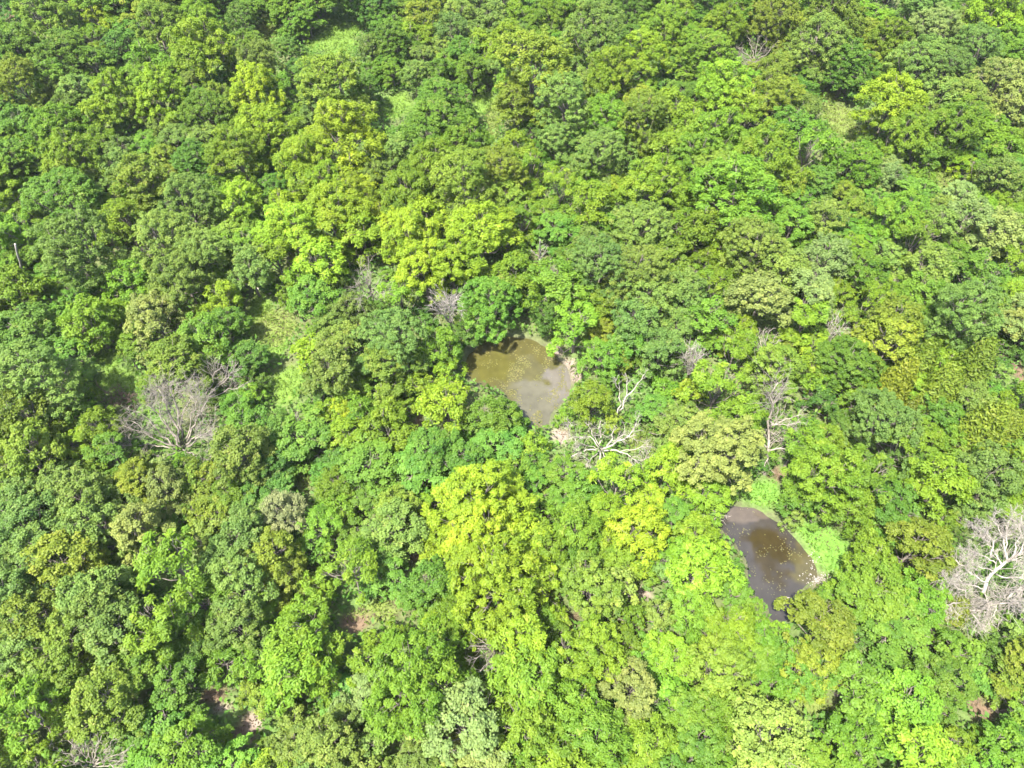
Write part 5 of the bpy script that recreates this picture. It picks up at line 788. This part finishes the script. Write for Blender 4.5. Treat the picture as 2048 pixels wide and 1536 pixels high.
def lily(name, label, poly, n, dens, color, seed, big=1.0):
    r = np.random.default_rng(seed); p = np.array(poly)
    x = r.uniform(p[:, 0].min(), p[:, 0].max(), n * 20); y = r.uniform(p[:, 1].min(), p[:, 1].max(), n * 20)
    k = (poly_sd(x, y, poly) < -.1) & (r.random(n * 20) < dens(x, y)); x, y = x[k][:n], y[k][:n]; m = len(x)
    a = r.uniform(0, 6.283, m)[:, None] + np.linspace(.35, 5.93, 6)[None]; s = r.uniform(.02, .085, m)[:, None] * big
    v = np.stack([x[:, None] + s * np.cos(a), y[:, None] + s * np.sin(a), np.full((m, 6), WATER_Z + .006) + r.random((m, 6)) * .012], -1)
    b = np.arange(m)[:, None] * 6
    f = np.concatenate([b + [0, 1, 2, 3], b + [0, 3, 4, 5]])
    tn = r.random(m)
    o = bpy.data.objects.new(name, mesh_np(name, v.reshape(-1, 3), f, LEAF, {'tone': ('FACE', 'FLOAT', np.r_[tn, tn])}))
    o.color = (*color, 1); tag(link(o), label, 'lily pads', kind='stuff')
lily('lily_pads', 'tiny yellow lily pads scattered over the pond beside the bleached tree', POND_A, 1500,
     lambda x, y: np.clip((N1(x * 1.1, y * 1.1) - .42) * 2.2, .015, 1) * np.where(np.hypot((x - ca[0] - 1.2) / 4.2, (y - ca[1] + 1.0) / 6.2) < 1, 1, .22), (.085, .082, .027), 21)
lily('lily_pads', 'sparse yellowish floating leaves on the dark pond', POND_B, 260,
     lambda x, y: np.clip((N2(x * 1.3, y * 1.3) - .5) * 2.2, .01, 1), (.065, .062, .028), 22, .9)

def stones(name, label, spots, seed):
    r = np.random.default_rng(seed); V, Fc = [], []
    ico = unit(np.array([(0, 1, 1.6), (0, -1, 1.6), (0, 1, -1.6), (0, -1, -1.6), (1, 1.6, 0), (-1, 1.6, 0), (1, -1.6, 0), (-1, -1.6, 0), (1.6, 0, 1), (-1.6, 0, 1), (1.6, 0, -1), (-1.6, 0, -1)]))
    fi = np.array([(0, 1, 8), (0, 8, 4), (0, 4, 5), (0, 5, 9), (0, 9, 1), (1, 6, 8), (8, 6, 10), (8, 10, 4), (4, 10, 2), (4, 2, 5), (5, 2, 11), (5, 11, 9), (9, 11, 7), (9, 7, 1), (1, 7, 6), (3, 2, 10), (3, 10, 6), (3, 6, 7), (3, 7, 11), (3, 11, 2)])
    k = 0
    for cx, cy, sx, sy, n, s0 in spots:
        for q in range(n):
            x, y = cx + r.normal() * sx, cy + r.normal() * sy; s = s0 * r.uniform(.5, 1.4)
            z = max(gz(x, y), WATER_Z - .02)
            V.append(ico * s * r.uniform(.7, 1.3, (1, 3)) * [1, 1, .6] * r.uniform(.85, 1.15, (12, 1)) + [x, y, z + s * .15]); Fc.append(fi + 12 * k); k += 1
    tag(link(bpy.data.objects.new(name, mesh_np(name, np.concatenate(V), np.concatenate(Fc), STONE))), label, 'stones', kind='stuff')
STONES = [c for c in CLEARINGS if c[4] == 'sand']
stones('shore_stones', 'small white stones at the waterline of the dark pond', [(27.2, 22.4, .7, .35, 70, .065), (27.1, 23.8, .25, .9, 30, .07)], 31)
stones('gravel', 'pale gravel scattered on the bare banks', [(c[0], c[1], c[2] * .5, c[3] * .5, 70, .035) for c in STONES if near_sd(np.array([c[0]]), np.array([c[1]]))[0] < 5], 32)

# ------------------------------------------------------------------ thin summer haze in the air
def build_haze():
    m = bpy.data.materials.new('haze_air'); m.use_nodes = True; nt = m.node_tree
    nt.nodes.remove(nt.nodes['Principled BSDF'])
    pv = nt.nodes.new('ShaderNodeVolumePrincipled'); pv.inputs['Color'].default_value = (.92, .96, 1, 1); pv.inputs['Density'].default_value = HAZE
    nt.links.new(pv.outputs[0], nt.nodes['Material Output'].inputs['Volume'])
    x, y0, y1, z0, z1 = 6000, -6000, 6000, -3, 70
    v = [(-x, y0, z0), (x, y0, z0), (x, y1, z0), (-x, y1, z0), (-x, y0, z1), (x, y0, z1), (x, y1, z1), (-x, y1, z1)]
    f = [(0, 3, 2, 1), (4, 5, 6, 7), (0, 1, 5, 4), (1, 2, 6, 5), (2, 3, 7, 6), (3, 0, 4, 7)]
    tag(link(bpy.data.objects.new('haze', mesh_np('haze', v, f, m))), 'thin pale summer haze over the wood', 'haze', kind='stuff')
HAZE = .00006
build_haze()
